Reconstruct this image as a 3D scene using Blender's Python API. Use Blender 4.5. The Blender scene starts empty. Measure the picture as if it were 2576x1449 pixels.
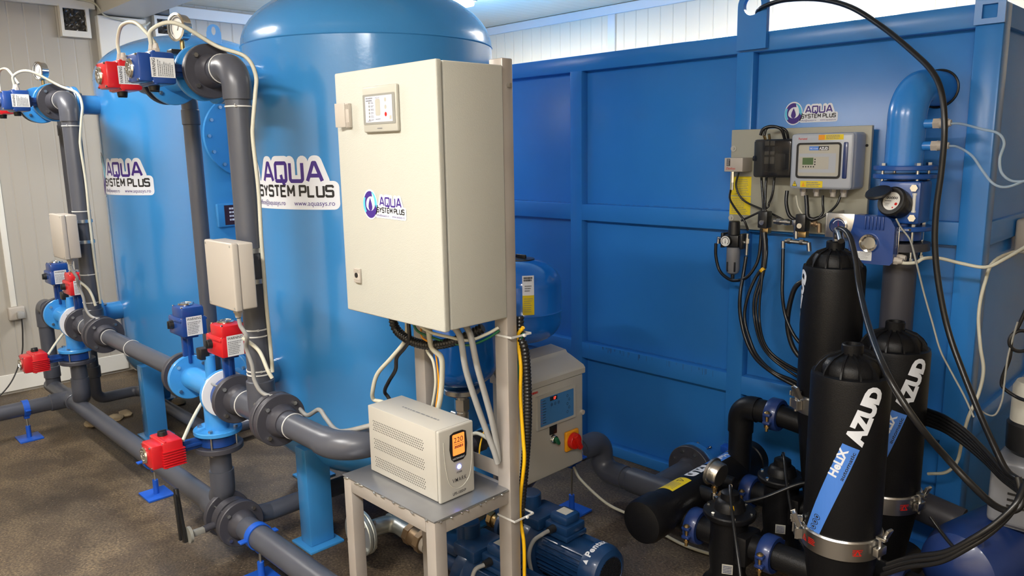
import bpy, bmesh, math, random
from mathutils import Vector, Matrix
random.seed(7)
PI=math.pi
S=bpy.context.scene; COL=S.collection
V=Vector
# ---------------------------------------------------------------- camera
F_PX=1919.985; YAW=0.794825788; PIT=0.179356095; ROL=-0.0180923
CAM=V((0,0,1.75))
def _axes():
    fw=V((-math.sin(YAW)*math.cos(PIT),math.cos(YAW)*math.cos(PIT),-math.sin(PIT)))
    rt=V((math.cos(YAW),math.sin(YAW),0)); up=rt.cross(fw)
    c,s=math.cos(ROL),math.sin(ROL)
    return c*rt+s*up, -s*rt+c*up, fw
RT,UP,FW=_axes()
cd=bpy.data.cameras.new('camera'); cam=bpy.data.objects.new('camera',cd); COL.objects.link(cam)
cd.sensor_fit='HORIZONTAL'; cd.sensor_width=36; cd.lens=F_PX/2576*36; cd.clip_start=0.05; cd.clip_end=60
cam.matrix_world=Matrix(((RT.x,UP.x,-FW.x,CAM.x),(RT.y,UP.y,-FW.y,CAM.y),(RT.z,UP.z,-FW.z,CAM.z),(0,0,0,1)))
S.camera=cam
# ---------------------------------------------------------------- world, view, lamps
S.view_settings.view_transform='Standard'; S.view_settings.look='None'
S.view_settings.exposure=0.35; S.view_settings.gamma=1; S.view_settings.use_curve_mapping=False
W=bpy.data.worlds.new('world'); S.world=W; W.use_nodes=True
W.node_tree.nodes['Background'].inputs[0].default_value=(1,.96,.9,1)
W.node_tree.nodes['Background'].inputs[1].default_value=0.12
LAMPS=[ # centre x,y, long axis, watts
 (-4.9,3.72,'Y',86),(-4.5,0.4,'X',22),(-1.6,-0.5,'X',60),(0.5,-0.7,'X',60),(-2.2,4.45,'X',20)]  # last two are unseen, added: a fill, and one brightening back wall and ceiling
def area(name,loc,sx,sy,power,col=(1,0.972,0.925)):
    l=bpy.data.lights.new(name,'AREA'); l.shape='RECTANGLE'; l.size=sx; l.size_y=sy; l.energy=power; l.color=col
    o=bpy.data.objects.new(name,l); o.location=loc; COL.objects.link(o); return o
ZC=2.985
for i,(x,y,a,w) in enumerate(LAMPS):
    area('tube_light',(x,y,ZC-0.11),1.2 if a=='X' else .18,.18 if a=='X' else 1.2,w)
# pixel (2576x1449) -> point on a real plane of the room
def ray(x,y): return (x-1288)/F_PX*RT-(y-724.5)/F_PX*UP+FW
def AY(x,y,v): r=ray(x,y); return CAM+r*(v/r.y)
def AX(x,y,v): r=ray(x,y); return CAM+r*(v/r.x)
def AZ(x,y,v): r=ray(x,y); return CAM+r*((v-CAM.z)/r.z)
# ---------------------------------------------------------------- materials
def mat(name,col,rough=.5,metal=0,bump=0,bscale=200,var=0,vscale=6,vcol=None,coat=0,emit=0,alpha=1,spec=.5,trans=0):
    m=bpy.data.materials.new(name); m.use_nodes=True; nt=m.node_tree; N=nt.nodes; L=nt.links; b=N['Principled BSDF']
    b.inputs['Base Color'].default_value=(*col,1); b.inputs['Roughness'].default_value=rough; b.inputs['Metallic'].default_value=metal
    b.inputs['Coat Weight'].default_value=coat; b.inputs['Coat Roughness'].default_value=.12
    b.inputs['Specular IOR Level'].default_value=spec
    if trans: b.inputs['Transmission Weight'].default_value=trans
    if alpha<1: b.inputs['Alpha'].default_value=alpha
    if emit: b.inputs['Emission Color'].default_value=(*col,1); b.inputs['Emission Strength'].default_value=emit
    tc=N.new('ShaderNodeTexCoord')
    if var:
        n=N.new('ShaderNodeTexNoise'); n.inputs['Scale'].default_value=vscale; n.inputs['Detail'].default_value=6
        L.new(tc.outputs['Object'],n.inputs['Vector'])
        r=N.new('ShaderNodeMapRange'); r.inputs[1].default_value=.35; r.inputs[2].default_value=.7; L.new(n.outputs['Fac'],r.inputs[0])
        r.inputs[3].default_value=0; r.inputs[4].default_value=var
        x=N.new('ShaderNodeMix'); x.data_type='RGBA'; x.inputs[6].default_value=(*col,1)
        x.inputs[7].default_value=(*(vcol or tuple(c*.5 for c in col)),1)
        L.new(r.outputs[0],x.inputs[0]); L.new(x.outputs[2],b.inputs['Base Color'])
    if bump:
        n=N.new('ShaderNodeTexNoise'); n.inputs['Scale'].default_value=bscale; n.inputs['Detail'].default_value=3
        L.new(tc.outputs['Object'],n.inputs['Vector'])
        q=N.new('ShaderNodeBump'); q.inputs['Strength'].default_value=bump; q.inputs['Distance'].default_value=.002
        L.new(n.outputs['Fac'],q.inputs['Height']); L.new(q.outputs[0],b.inputs['Normal'])
    return m
def srgb(r,g,b): return tuple(((c/255+.055)/1.055)**2.4 if c>10 else c/255/12.92 for c in (r,g,b))
m_tank=mat('sky_blue_paint',srgb(58,136,200),.22,var=.35,vscale=3,vcol=srgb(56,128,190),bump=.25,bscale=40,coat=.6)
m_cont=mat('container_blue_paint',srgb(48,124,200),.25,var=.4,vscale=2.2,vcol=srgb(42,108,180),bump=.1,bscale=30,spec=.32)
m_fit=mat('bright_blue_casting',srgb(60,143,212),.3,bump=.2,bscale=90,coat=.3)
m_bpipe=mat('intake_blue_paint',srgb(44,122,200),.25,bump=.15,bscale=60,coat=.2)
m_vessel=mat('vessel_blue_gloss',srgb(18,104,200),.16,coat=.6,bump=.08,bscale=60)
m_navy=mat('navy_blue_paint',srgb(22,52,120),.35,coat=.3,bump=.15,bscale=120)
m_actb=mat('actuator_blue',srgb(22,62,132),.32,coat=.3,bump=.15,bscale=300)
m_actr=mat('actuator_red',srgb(196,24,34),.32,coat=.3,bump=.15,bscale=300)
m_clamp=mat('coupling_blue',srgb(26,48,102),.35,coat=.3,bump=.2,bscale=60)
m_pump=mat('pump_blue',srgb(22,56,98),.35,coat=.25,bump=.2,bscale=90)
m_meter=mat('meter_blue',srgb(22,74,150),.36,coat=.2,bump=.2,bscale=90)
m_standb=mat('stand_blue',srgb(24,84,188),.4)
m_pvc=mat('dark_grey_pvc',srgb(74,77,87),.34,var=.3,vscale=8,vcol=srgb(62,65,75))
m_pvcd=mat('flange_grey_pvc',srgb(60,60,68),.45,bump=.2,bscale=80)
m_black=mat('black_plastic',(.012,.012,.013),.35,bump=.15,bscale=120)
m_filt=mat('black_filter_plastic',(.005,.005,.006),.42,bump=.3,bscale=260,spec=.25)
m_rub=mat('black_rubber',(.01,.01,.011),.3)
m_cream=mat('cream_cabinet_coat',srgb(182,182,173),.5,bump=.35,bscale=380)
m_white=mat('white_plastic',srgb(176,169,160),.42)
m_ups=mat('off_white_plastic',srgb(176,173,165),.45)
m_upsd=mat('vent_hole_dark',(.02,.02,.02),.8)
m_chr=mat('chrome',(.75,.75,.74),.12,1)
m_steel=mat('zinc_steel',(.62,.63,.62),.28,1,var=.3,vscale=30)
m_sst=mat('brushed_stainless',(.55,.54,.52),.3,1,bump=.1,bscale=60)
m_alu=mat('welded_steel_tube',srgb(168,162,156),.4,.25,var=.35,vscale=7,vcol=srgb(146,134,126),bump=.15,bscale=60)
m_plate=mat('steel_plate',srgb(160,162,166),.3,.75,var=.4,vscale=6,vcol=srgb(122,124,130))
m_brass=mat('brass',(.52,.36,.16),.35,1)
m_bronze=mat('bronze_fitting',(.36,.25,.15),.4,.8,bump=.2,bscale=60)
m_galv=mat('galvanised',(.6,.64,.62),.4,.85,var=.5,vscale=18,vcol=(.42,.47,.46))
m_grey=mat('grey_cable',srgb(150,150,148),.5)
m_cable=mat('cream_cable',srgb(196,194,178),.5)
m_wcable=mat('white_tie',srgb(206,206,204),.45)
m_clear=mat('milky_tube',srgb(170,190,205),.25,alpha=.55)
m_lab=mat('label_white',srgb(214,216,218),.5)
m_ink=mat('label_ink',(.015,.015,.02),.6)
m_inkg=mat('label_small_print',srgb(120,122,126),.6)
m_stick=mat('sticker_white',srgb(226,230,238),.35)
m_purp=mat('sticker_purple',srgb(62,36,128),.4)
m_cyan=mat('sticker_cyan',srgb(90,190,224),.4)
m_bkt=mat('sticker_black',srgb(30,30,34),.4)
m_yel=mat('label_yellow',srgb(220,196,20),.5)
m_yelc=mat('cable_yellow',srgb(226,176,16),.4)
m_green=mat('green_plastic',(.01,.12,.05),.4)
m_gsign=mat('label_green',srgb(20,92,50),.5)
m_orange=mat('orange_screen',(.9,.22,.04),.3,emit=1.0)
m_oyel=mat('switch_yellow',srgb(226,150,16),.45)
m_redp=mat('switch_red',srgb(196,26,16),.4)
m_led=mat('blue_led',(.12,.16,1),.3,emit=9)
m_ledr=mat('red_digits',(1,.04,.02),.3,emit=4)
m_lcd=mat('touch_screen',srgb(196,200,214),.25,emit=.12)
m_lcdg=mat('grey_green_lcd',srgb(78,104,70),.25)
m_bpanel=mat('panel_blue',srgb(64,120,176),.35)
m_bstripe=mat('sticker_light_blue',srgb(74,128,214),.4)
m_hmi=mat('silver_grey_plastic',srgb(176,174,164),.35)
m_hmid=mat('mid_grey_plastic',srgb(140,140,134),.4)
m_board=mat('putty_board',srgb(160,158,142),.45,bump=.1,bscale=60)
m_ctrl=mat('light_grey_plastic',srgb(170,176,186),.32)
m_smoke=mat('smoked_cover',(.02,.02,.022),.12,alpha=.72)
m_dial=mat('dial_white',srgb(220,220,216),.4)
m_beam=mat('grey_metal_cover',srgb(200,198,190),.45)
m_bowl=mat('bowl_grey',srgb(120,122,128),.35)
m_lamp=mat('lamp_diffuser',(1,.97,.92),.5,emit=42)
def ribmat(name,col,axis,rough=.5,wid=.2,dep=.6,groove=.02,line=.5):
    m=mat(name,col,rough); nt=m.node_tree; N=nt.nodes; L=nt.links; b=N['Principled BSDF']
    tc=N.new('ShaderNodeTexCoord'); sp=N.new('ShaderNodeSeparateXYZ'); L.new(tc.outputs['Object'],sp.inputs[0])
    d=N.new('ShaderNodeMath'); d.operation='DIVIDE'; d.inputs[1].default_value=wid; L.new(sp.outputs[axis],d.inputs[0])
    f=N.new('ShaderNodeMath'); f.operation='FRACT'; L.new(d.outputs[0],f.inputs[0])
    pp=N.new('ShaderNodeMath'); pp.operation='PINGPONG'; pp.inputs[1].default_value=.5; L.new(f.outputs[0],pp.inputs[0])
    r=N.new('ShaderNodeMapRange'); r.inputs[1].default_value=0; r.inputs[2].default_value=groove/wid; L.new(pp.outputs[0],r.inputs[0])
    q=N.new('ShaderNodeBump'); q.inputs['Strength'].default_value=dep; q.inputs['Distance'].default_value=.006; L.new(r.outputs[0],q.inputs['Height']); L.new(q.outputs[0],b.inputs['Normal'])
    return m
m_wallb=ribmat('ribbed_wall_panel',srgb(242,226,196),0,wid=.125,groove=.006)
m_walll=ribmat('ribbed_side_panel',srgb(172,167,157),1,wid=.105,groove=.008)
m_ceil=ribmat('ribbed_ceiling_panel',srgb(236,216,182),0,wid=.10,groove=.01,dep=.5)
m_trim=mat('white_trim',srgb(226,224,216),.4)
# floor
def floormat():
    m=mat('worn_concrete',(.1,.08,.06),.6); nt=m.node_tree; N=nt.nodes; L=nt.links; b=N['Principled BSDF']
    tc=N.new('ShaderNodeTexCoord')
    def noise(s,d=5):
        n=N.new('ShaderNodeTexNoise'); n.inputs['Scale'].default_value=s; n.inputs['Detail'].default_value=d; L.new(tc.outputs['Object'],n.inputs['Vector']); return n
    n1=noise(1.3); n2=noise(90,3); n3=noise(5)
    cr=N.new('ShaderNodeValToRGB'); e=cr.color_ramp; e.elements[0].position=.34; e.elements[0].color=(*srgb(80,68,54),1); e.elements[1].position=.68; e.elements[1].color=(*srgb(126,108,84),1)
    L.new(n1.outputs['Fac'],cr.inputs[0])
    c2=N.new('ShaderNodeValToRGB'); e=c2.color_ramp; e.elements[0].position=.38; e.elements[0].color=(.40,.40,.40,1); e.elements[1].position=.7; e.elements[1].color=(1.2,1.2,1.16,1)
    L.new(n2.outputs['Fac'],c2.inputs[0])
    mx=N.new('ShaderNodeMix'); mx.data_type='RGBA'; mx.blend_type='MULTIPLY'; mx.inputs[0].default_value=1; L.new(cr.outputs[0],mx.inputs[6]); L.new(c2.outputs[0],mx.inputs[7])
    # dark wet stains
    c3=N.new('ShaderNodeValToRGB'); e=c3.color_ramp; e.elements[0].position=.42; e.elements[0].color=(.6,.58,.6,1); e.elements[1].position=.6; e.elements[1].color=(1,1,1,1); L.new(n3.outputs['Fac'],c3.inputs[0])
    m2=N.new('ShaderNodeMix'); m2.data_type='RGBA'; m2.blend_type='MULTIPLY'; m2.inputs[0].default_value=1; L.new(mx.outputs[2],m2.inputs[6]); L.new(c3.outputs[0],m2.inputs[7])
    # pale grit
    vo=N.new('ShaderNodeTexVoronoi'); vo.inputs['Scale'].default_value=55; L.new(tc.outputs['Object'],vo.inputs['Vector'])
    g=N.new('ShaderNodeMapRange'); g.inputs[1].default_value=.07; g.inputs[2].default_value=.11; g.inputs[3].default_value=1; g.inputs[4].default_value=0; L.new(vo.outputs['Distance'],g.inputs[0])
    m3=N.new('ShaderNodeMix'); m3.data_type='RGBA'; L.new(g.outputs[0],m3.inputs[0]); L.new(m2.outputs[2],m3.inputs[6]); m3.inputs[7].default_value=(*srgb(170,152,124),1)
    L.new(m3.outputs[2],b.inputs['Base Color'])
    q=N.new('ShaderNodeBump'); q.inputs['Strength'].default_value=.6; q.inputs['Distance'].default_value=.004; L.new(n2.outputs['Fac'],q.inputs['Height']); L.new(q.outputs[0],b.inputs['Normal'])
    r=N.new('ShaderNodeMapRange'); r.inputs[3].default_value=.35; r.inputs[4].default_value=.8; L.new(n3.outputs['Fac'],r.inputs[0]); L.new(r.outputs[0],b.inputs['Roughness'])
    return m
m_floor=floormat()
# ---------------------------------------------------------------- mesh builder
def basis(d):
    d=V(d).normalized(); a=V((0,0,1)) if abs(d.z)<.95 else V((1,0,0)); u=d.cross(a).normalized(); return u,d.cross(u),d
class G:
    def __init__(s,*mats): s.bm=bmesh.new(); s.mats=list(mats); s.k=0
    def m(s,k): s.k=k; return s
    def _tag(s,fs):
        for f in fs: f.material_index=s.k
    def box(s,c,size,bev=0,seg=2,R=None,taper=None):
        r=bmesh.ops.create_cube(s.bm,size=1); vs=r['verts']
        for v in vs:
            v.co=V((v.co.x*size[0],v.co.y*size[1],v.co.z*size[2]))
            if taper and v.co.z>0: v.co.x*=taper; v.co.y*=taper
            if R is not None: v.co=R@v.co
            v.co+=V(c)
        fs=set(f for v in vs for f in v.link_faces); s._tag(fs)
        if R is not None and R.determinant()<0: bmesh.ops.reverse_faces(s.bm,faces=list(fs))
        if bev>0:
            es=list(set(e for v in vs for e in v.link_edges))
            bmesh.ops.bevel(s.bm,geom=es,offset=bev,segments=seg,affect='EDGES',profile=.5,material=s.k)
        return s
    def bx(s,x0,x1,y0,y1,z0,z1,bev=0,seg=2): return s.box(((x0+x1)/2,(y0+y1)/2,(z0+z1)/2),(abs(x1-x0),abs(y1-y0),abs(z1-z0)),bev,seg)
    def lathe(s,prof,o,ax=(0,0,1),n=40,sy=1):
        u,w,d=basis(ax); o=V(o); rings=[]
        for r,z in prof:
            if r<1e-6: rings.append([s.bm.verts.new(o+d*z)])
            else: rings.append([s.bm.verts.new(o+d*z+(u*math.cos(2*PI*i/n)+w*math.sin(2*PI*i/n)*sy)*r) for i in range(n)])
        for a,b in zip(rings,rings[1:]):
            for i in range(n):
                j=(i+1)%n
                if len(a)==1 and len(b)==1: continue
                if len(a)==1: f=s.bm.faces.new((a[0],b[j],b[i]))
                elif len(b)==1: f=s.bm.faces.new((a[i],a[j],b[0]))
                else: f=s.bm.faces.new((a[i],a[j],b[j],b[i]))
                f.material_index=s.k
        return s
    def cyl(s,a,b,r,r2=None,n=28,ch=0):
        a=V(a);b=V(b);L=(b-a).length; r2=r if r2 is None else r2
        pr=[(0,0),(r-ch,0)]+([(r,ch),(r2,L-ch)] if ch else [(r2 if r2!=r else r,L)])+([(r2-ch,L)] if ch else [])+[(0,L)]
        if not ch: pr=[(0,0),(r,0),(r2,L),(0,L)]
        return s.lathe(pr,a,b-a,n)
    def hexa(s,a,b,r): return s.cyl(a,b,r,n=6)
    def tube(s,pts,r,n=12,cap=True,rf=None):
        pts=[V(p) for p in pts]; T=[]
        for i in range(len(pts)):
            t=(pts[min(i+1,len(pts)-1)]-pts[max(i-1,0)]); T.append(t.normalized() if t.length>0 else V((0,0,1)))
        u,w,_=basis(T[0]); rings=[]
        for i,p in enumerate(pts):
            u=(u-T[i]*u.dot(T[i])).normalized(); w=T[i].cross(u); rr=rf(i) if rf else r
            rings.append([s.bm.verts.new(p+(u*math.cos(2*PI*k/n)+w*math.sin(2*PI*k/n))*rr) for k in range(n)])
        for a,b in zip(rings,rings[1:]):
            for k in range(n):
                j=(k+1)%n; f=s.bm.faces.new((a[k],a[j],b[j],b[k])); f.material_index=s.k
        if cap:
            for q in (rings[0][::-1],rings[-1]):
                f=s.bm.faces.new(q); f.material_index=s.k
        return s
    def prism(s,out,O,U,Vv,dep,hole=None):
        O,U,Vv=V(O),V(U),V(Vv); Wn=U.cross(Vv).normalized()*dep
        def P(a,b): return O+U*a+Vv*b
        if hole is None:
            a=[s.bm.verts.new(P(*q)) for q in out]; b=[s.bm.verts.new(P(*q)+Wn) for q in out]; n=len(out)
            fs=[s.bm.faces.new(a[::-1]),s.bm.faces.new(b)]+[s.bm.faces.new((a[i],a[(i+1)%n],b[(i+1)%n],b[i])) for i in range(n)]
        else: # same number of points outside and in the hole
            n=len(out); A=[[s.bm.verts.new(P(*q)+Wn*k) for q in o] for k in (0,1) for o in (out,hole)]
            oa,ia,ob,ib=A; fs=[]
            for i in range(n):
                j=(i+1)%n
                fs+=[s.bm.faces.new((oa[j],oa[i],ia[i],ia[j])),s.bm.faces.new((ob[i],ob[j],ib[j],ib[i])),s.bm.faces.new((oa[i],oa[j],ob[j],ob[i])),s.bm.faces.new((ia[j],ia[i],ib[i],ib[j]))]
        s._tag(fs); return s
    def torus(s,c,ax,R,r,n=36,k=8):
        u,w,d=basis(ax); c=V(c)
        ring=[[s.bm.verts.new(c+(u*math.cos(2*PI*i/n)+w*math.sin(2*PI*i/n))*(R+r*math.cos(2*PI*j/k))+d*r*math.sin(2*PI*j/k)) for j in range(k)] for i in range(n)]
        for i in range(n):
            for j in range(k):
                f=s.bm.faces.new((ring[i][j],ring[(i+1)%n][j],ring[(i+1)%n][(j+1)%k],ring[i][(j+1)%k])); f.material_index=s.k
        return s
def rootloc(o):
    while o.parent: o=o.parent
    return V(o.location)
def part(name,g,parent=None,label=None,smooth=35):
    me=bpy.data.meshes.new(name); o=bpy.data.objects.new(name,me)
    if parent is not None:
        d=rootloc(parent)
        for v in g.bm.verts: v.co-=d
    bmesh.ops.recalc_face_normals(g.bm,faces=g.bm.faces[:])
    g.bm.to_mesh(me); g.bm.free()
    for m in g.mats: me.materials.append(m)
    if smooth:
        me.shade_smooth(); me.set_sharp_from_angle(angle=math.radians(smooth))
    COL.objects.link(o); o.parent=parent
    if label: o['label']=label
    return o
def tag(o,label,cat,group=None,kind=None):
    if label: o['label']=label
    if cat: o['category']=cat
    if group: o['group']=group
    if kind: o['kind']=kind
    return o
def thing(name,loc,label,cat,group=None):
    o=bpy.data.objects.new(name,None); o.location=loc; o.empty_display_size=.1; COL.objects.link(o); return tag(o,label,cat,group)
def solo(name,g,label,cat,group=None,smooth=35): return tag(part(name,g,None,None,smooth),label,cat,group)
def struct(name,g,smooth=0): return tag(part(name,g,None,None,smooth),None,None,None,'structure')
def fillet(pts,R,seg=8):
    pts=[V(p) for p in pts]; out=[pts[0]]
    for a,b,c in zip(pts,pts[1:],pts[2:]):
        d1=(a-b).normalized(); d2=(c-b).normalized(); ang=d1.angle(d2); t=min(R/math.tan(ang/2),(a-b).length*.98,(c-b).length*.98); rr=t*math.tan(ang/2)
        cen=b+(d1+d2).normalized()*(rr/math.sin(ang/2)); p=b+d1*t; q=b+d2*t
        va,vb=p-cen,q-cen; th=va.angle(vb)
        for k in range(seg+1):
            s=k/seg; out.append(cen+(va*math.sin((1-s)*th)+vb*math.sin(s*th))/math.sin(th))
    out.append(pts[-1]); return out
def spline(pts,seg=8):
    pts=[V(p) for p in pts]; P=[pts[0]*2-pts[1]]+pts+[pts[-1]*2-pts[-2]]; out=[]
    for i in range(1,len(P)-2):
        for k in range(seg):
            t=k/seg; a,b,c,d=P[i-1],P[i],P[i+1],P[i+2]
            out.append(.5*((2*b)+(c-a)*t+(2*a-5*b+4*c-d)*t*t+(3*b-a-3*c+d)*t**3))
    out.append(pts[-1]); return out
def cable(name,pts,r,m,label,cat='cable',group=None,seg=7,n=8):
    return solo(name,G(m).tube(spline(pts,seg),r,n),label,cat,group,60)
# ---------------------------------------------------------------- decals
_tx={}
def txt(s,h=1,bold=0,shear=0,sp=1,stretch=1):
    k=(s,bold,shear,sp)
    if k not in _tx:
        cu=bpy.data.curves.new('t','FONT'); cu.body=s; cu.offset=bold; cu.shear=shear; cu.space_character=sp; cu.resolution_u=3
        ob=bpy.data.objects.new('t',cu); COL.objects.link(ob); dg=bpy.context.evaluated_depsgraph_get()
        me=bpy.data.meshes.new_from_object(ob.evaluated_get(dg)); vs=[(v.co.x,v.co.y) for v in me.vertices]; fs=[tuple(p.vertices) for p in me.polygons]
        bpy.data.objects.remove(ob); bpy.data.meshes.remove(me); bpy.data.curves.remove(cu)
        x0=min(v[0] for v in vs) if vs else 0; _tx[k]=([(x-x0,y) for x,y in vs],fs)
    vs,fs=_tx[k]; s_=h/.7
    return [(x*s_*stretch,y*s_) for x,y in vs],fs
def at(sh,dx,dy,rot=0,sx=1,sy=1):
    c,s=math.cos(rot),math.sin(rot); return [((x*sx)*c-(y*sy)*s+dx,(x*sx)*s+(y*sy)*c+dy) for x,y in sh[0]],sh[1]
def fit(s,x0,x1,y0,h,bold=0,shear=0,sp=1):
    v,f=txt(s,h,bold,shear,sp); w=max(p[0] for p in v); return [(x0+x*(x1-x0)/w,y0+y) for x,y in v],f
SF={'A':[[(0,0),(.4,1),(.52,1),(.92,0)],[(.18,.3),(.74,.3)]],'Q':[[(.0,.08),(0,.92),(.06,1),(.8,1),(.86,.92),(.86,.08),(.8,0),(.06,0),(0,.08)],[(.45,.35),(.52,.1),(.72,-.28)]],
'U':[[(0,1),(0,.1),(.08,0),(.78,0),(.86,.1),(.86,1)]],'S':[[(.84,.86),(.84,.92),(.76,1),(.08,1),(0,.92),(0,.6),(.08,.52),(.76,.52),(.84,.44),(.84,.08),(.76,0),(.08,0),(0,.08),(0,.14)]],
'Y':[[(0,1),(.4,.48),(.8,1)],[(.4,.48),(.4,0)]],'T':[[(0,1),(.84,1)],[(.42,1),(.42,0)]],'E':[[(.8,1),(0,1),(0,0),(.8,0)],[(0,.5),(.7,.5)]],
'M':[[(0,0),(0,1),(.46,.35),(.92,1),(.92,0)]],'P':[[(0,0),(0,1),(.76,1),(.84,.92),(.84,.52),(.76,.44),(0,.44)]],'L':[[(0,1),(0,0),(.78,0)]],' ':[]}
def stroke(s,x0,x1,y0,h,w,adv=1.18,ext=0):
    lines=[]; x=0; mx=0
    for ch in s:
        for pl in SF[ch]: lines.append([(x+a,b) for a,b in pl]); mx=max(mx,*(x+a for a,b in pl))
        x+=adv if ch!=' ' else .62
    sx=(x1-x0)/mx; vs=[];fs=[]
    for pl in lines:
        P=[V((x0+a*sx,y0+b*h)) for a,b in pl]
        for q in P[1:-1]:
            k=len(vs); vs+=[(q.x+w*.5*math.cos(2*PI*i/12),q.y+w*.5*math.sin(2*PI*i/12)) for i in range(12)]; fs.append(tuple(range(k,k+12)))
        for a,b in zip(P,P[1:]):
            d=(b-a).normalized(); n=V((-d.y,d.x))*w/2; e=d*w*ext; k=len(vs)
            vs+=[tuple(a-e-n),tuple(b+e-n),tuple(b+e+n),tuple(a-e+n)]; fs.append((k,k+1,k+2,k+3))
    return vs,fs
def discs(s,x0,x1,y0,h,w): # fat round-ended backing of stroke letters
    v,f=stroke(s,x0,x1,y0,h,w,ext=0); v=list(v);f=list(f); pts=set(); x=0;mx=0
    L=[]
    for ch in s:
        for pl in SF[ch]: L+= [(x+a,b) for a,b in pl]; mx=max(mx,*(x+a for a,b in pl))
        x+=1.18 if ch!=' ' else .62
    for a,b in L:
        k=len(v); cx,cy=x0+a*(x1-x0)/mx,y0+b*h
        v+=[(cx+w*.5*math.cos(2*PI*i/14),cy+w*.5*math.sin(2*PI*i/14)) for i in range(14)]; f.append(tuple(range(k,k+14)))
    return v,f
def rrect(x0,y0,x1,y1,r=0,n=4):
    if r<=0: return [(x0,y0),(x1,y0),(x1,y1),(x0,y1)],[(0,1,2,3)]
    vs=[]
    for cx,cy,a in ((x1-r,y0+r,-90),(x1-r,y1-r,0),(x0+r,y1-r,90),(x0+r,y0+r,180)):
        vs+=[(cx+r*math.cos(math.radians(a+90*k/n)),cy+r*math.sin(math.radians(a+90*k/n))) for k in range(n+1)]
    return vs,[tuple(range(len(vs)))]
def ell(cx,cy,a,b,n=32): return [(cx+a*math.cos(2*PI*i/n),cy+b*math.sin(2*PI*i/n)) for i in range(n)],[tuple(range(n))]
def poly(p): return list(p),[tuple(range(len(p)))]
def cres(cx,cy,ao,bo,ai,bi,dx,dy,t0,t1,n=20): # crescent between an outer ellipse and a shifted inner one
    vs=[];fs=[]
    for i in range(n+1):
        t=math.radians(t0+(t1-t0)*i/n); vs+=[(cx+ao*math.cos(t),cy+bo*math.sin(t)),(cx+dx+ai*math.cos(t),cy+dy+bi*math.sin(t))]
    return vs,[(2*i,2*i+1,2*i+3,2*i+2) for i in range(n)]
def bars(x0,y0,x1,y1,rows,cols=1,fill=.5,jit=True,seed=1): # rows of illegible small print as short dashes
    rnd=random.Random(seed); vs=[];fs=[]; H=(y1-y0)/rows
    for r in range(rows):
        y=y1-(r+.5)*H; x=x0; end=x1-(rnd.random()*.3*(x1-x0) if jit else 0)
        while x<end:
            w=(x1-x0)*(.03+.09*rnd.random()); k=len(vs); xe=min(x+w,end)
            vs+=[(x,y-H*fill/2),(xe,y-H*fill/2),(xe,y+H*fill/2),(x,y+H*fill/2)]; fs.append((k,k+1,k+2,k+3)); x+=w+(x1-x0)*.02
    return vs,fs
def decal(name,parent,items,mp,slice_=0,label=None,slice_v=0):
    """items: (shape, material, lift)"""
    mats=[];me_b=G()
    for sh,m,lift in items:
        if m not in mats: mats.append(m)
        b=bmesh.new(); vs=[b.verts.new((x,y,0)) for x,y in sh[0]]
        for f in sh[1]:
            try: b.faces.new([vs[i] for i in f])
            except ValueError: pass
        if slice_ and vs:
            x0=min(v.co.x for v in b.verts); x1=max(v.co.x for v in b.verts); x=x0+slice_
            while x<x1:
                bmesh.ops.bisect_plane(b,geom=b.verts[:]+b.edges[:]+b.faces[:],plane_co=(x,0,0),plane_no=(1,0,0)); x+=slice_
        if slice_v and vs:
            y0=min(v.co.y for v in b.verts); y1=max(v.co.y for v in b.verts); y=y0+slice_v
            while y<y1:
                bmesh.ops.bisect_plane(b,geom=b.verts[:]+b.edges[:]+b.faces[:],plane_co=(0,y,0),plane_no=(0,1,0)); y+=slice_v
        mm={}; extra={}; k=0
        for v0 in b.verts:            # separate pieces of one shape never lie in exactly the same plane
            if v0 in extra: continue
            st=[v0]; extra[v0]=k
            while st:
                a=st.pop()
                for e in a.link_edges:
                    c=e.other_vert(a)
                    if c not in extra: extra[c]=k; st.append(c)
            k+=1
        for v in b.verts: mm[v]=me_b.bm.verts.new(mp(v.co.x,v.co.y,lift+(extra[v]%59)*6e-6))
        for f in b.faces:
            try: nf=me_b.bm.faces.new([mm[v] for v in f.verts]); nf.material_index=mats.index(m)
            except ValueError: pass
        b.free()
    me_b.mats=mats
    return part(name,me_b,parent,label,0)
def planeY(x,y,z):  # face looking to -Y, u to +X
    return lambda u,v,l: V((x+u,y-l,z+v))
def planeX(x,y,z):  # face looking to +X, u to +Y
    return lambda u,v,l: V((x+l,y+u,z+v))
def planeZ(x,y,z,a=0):
    c,s=math.cos(a),math.sin(a); return lambda u,v,l: V((x+u*c-v*s,y+u*s+v*c,z+l))
def onU(O,U,Vv,Nn):
    O,U,Vv,Nn=V(O),V(U),V(Vv),V(Nn); return lambda u,v,l: O+U*u+Vv*v+Nn*l
def cylm(cx,cy,R,a_end,z):   # u runs along the arc; u=0 at angle a_end
    return lambda u,v,l: V((cx+(R+l)*math.cos(a_end+u/R),cy+(R+l)*math.sin(a_end+u/R),z+v))
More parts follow.
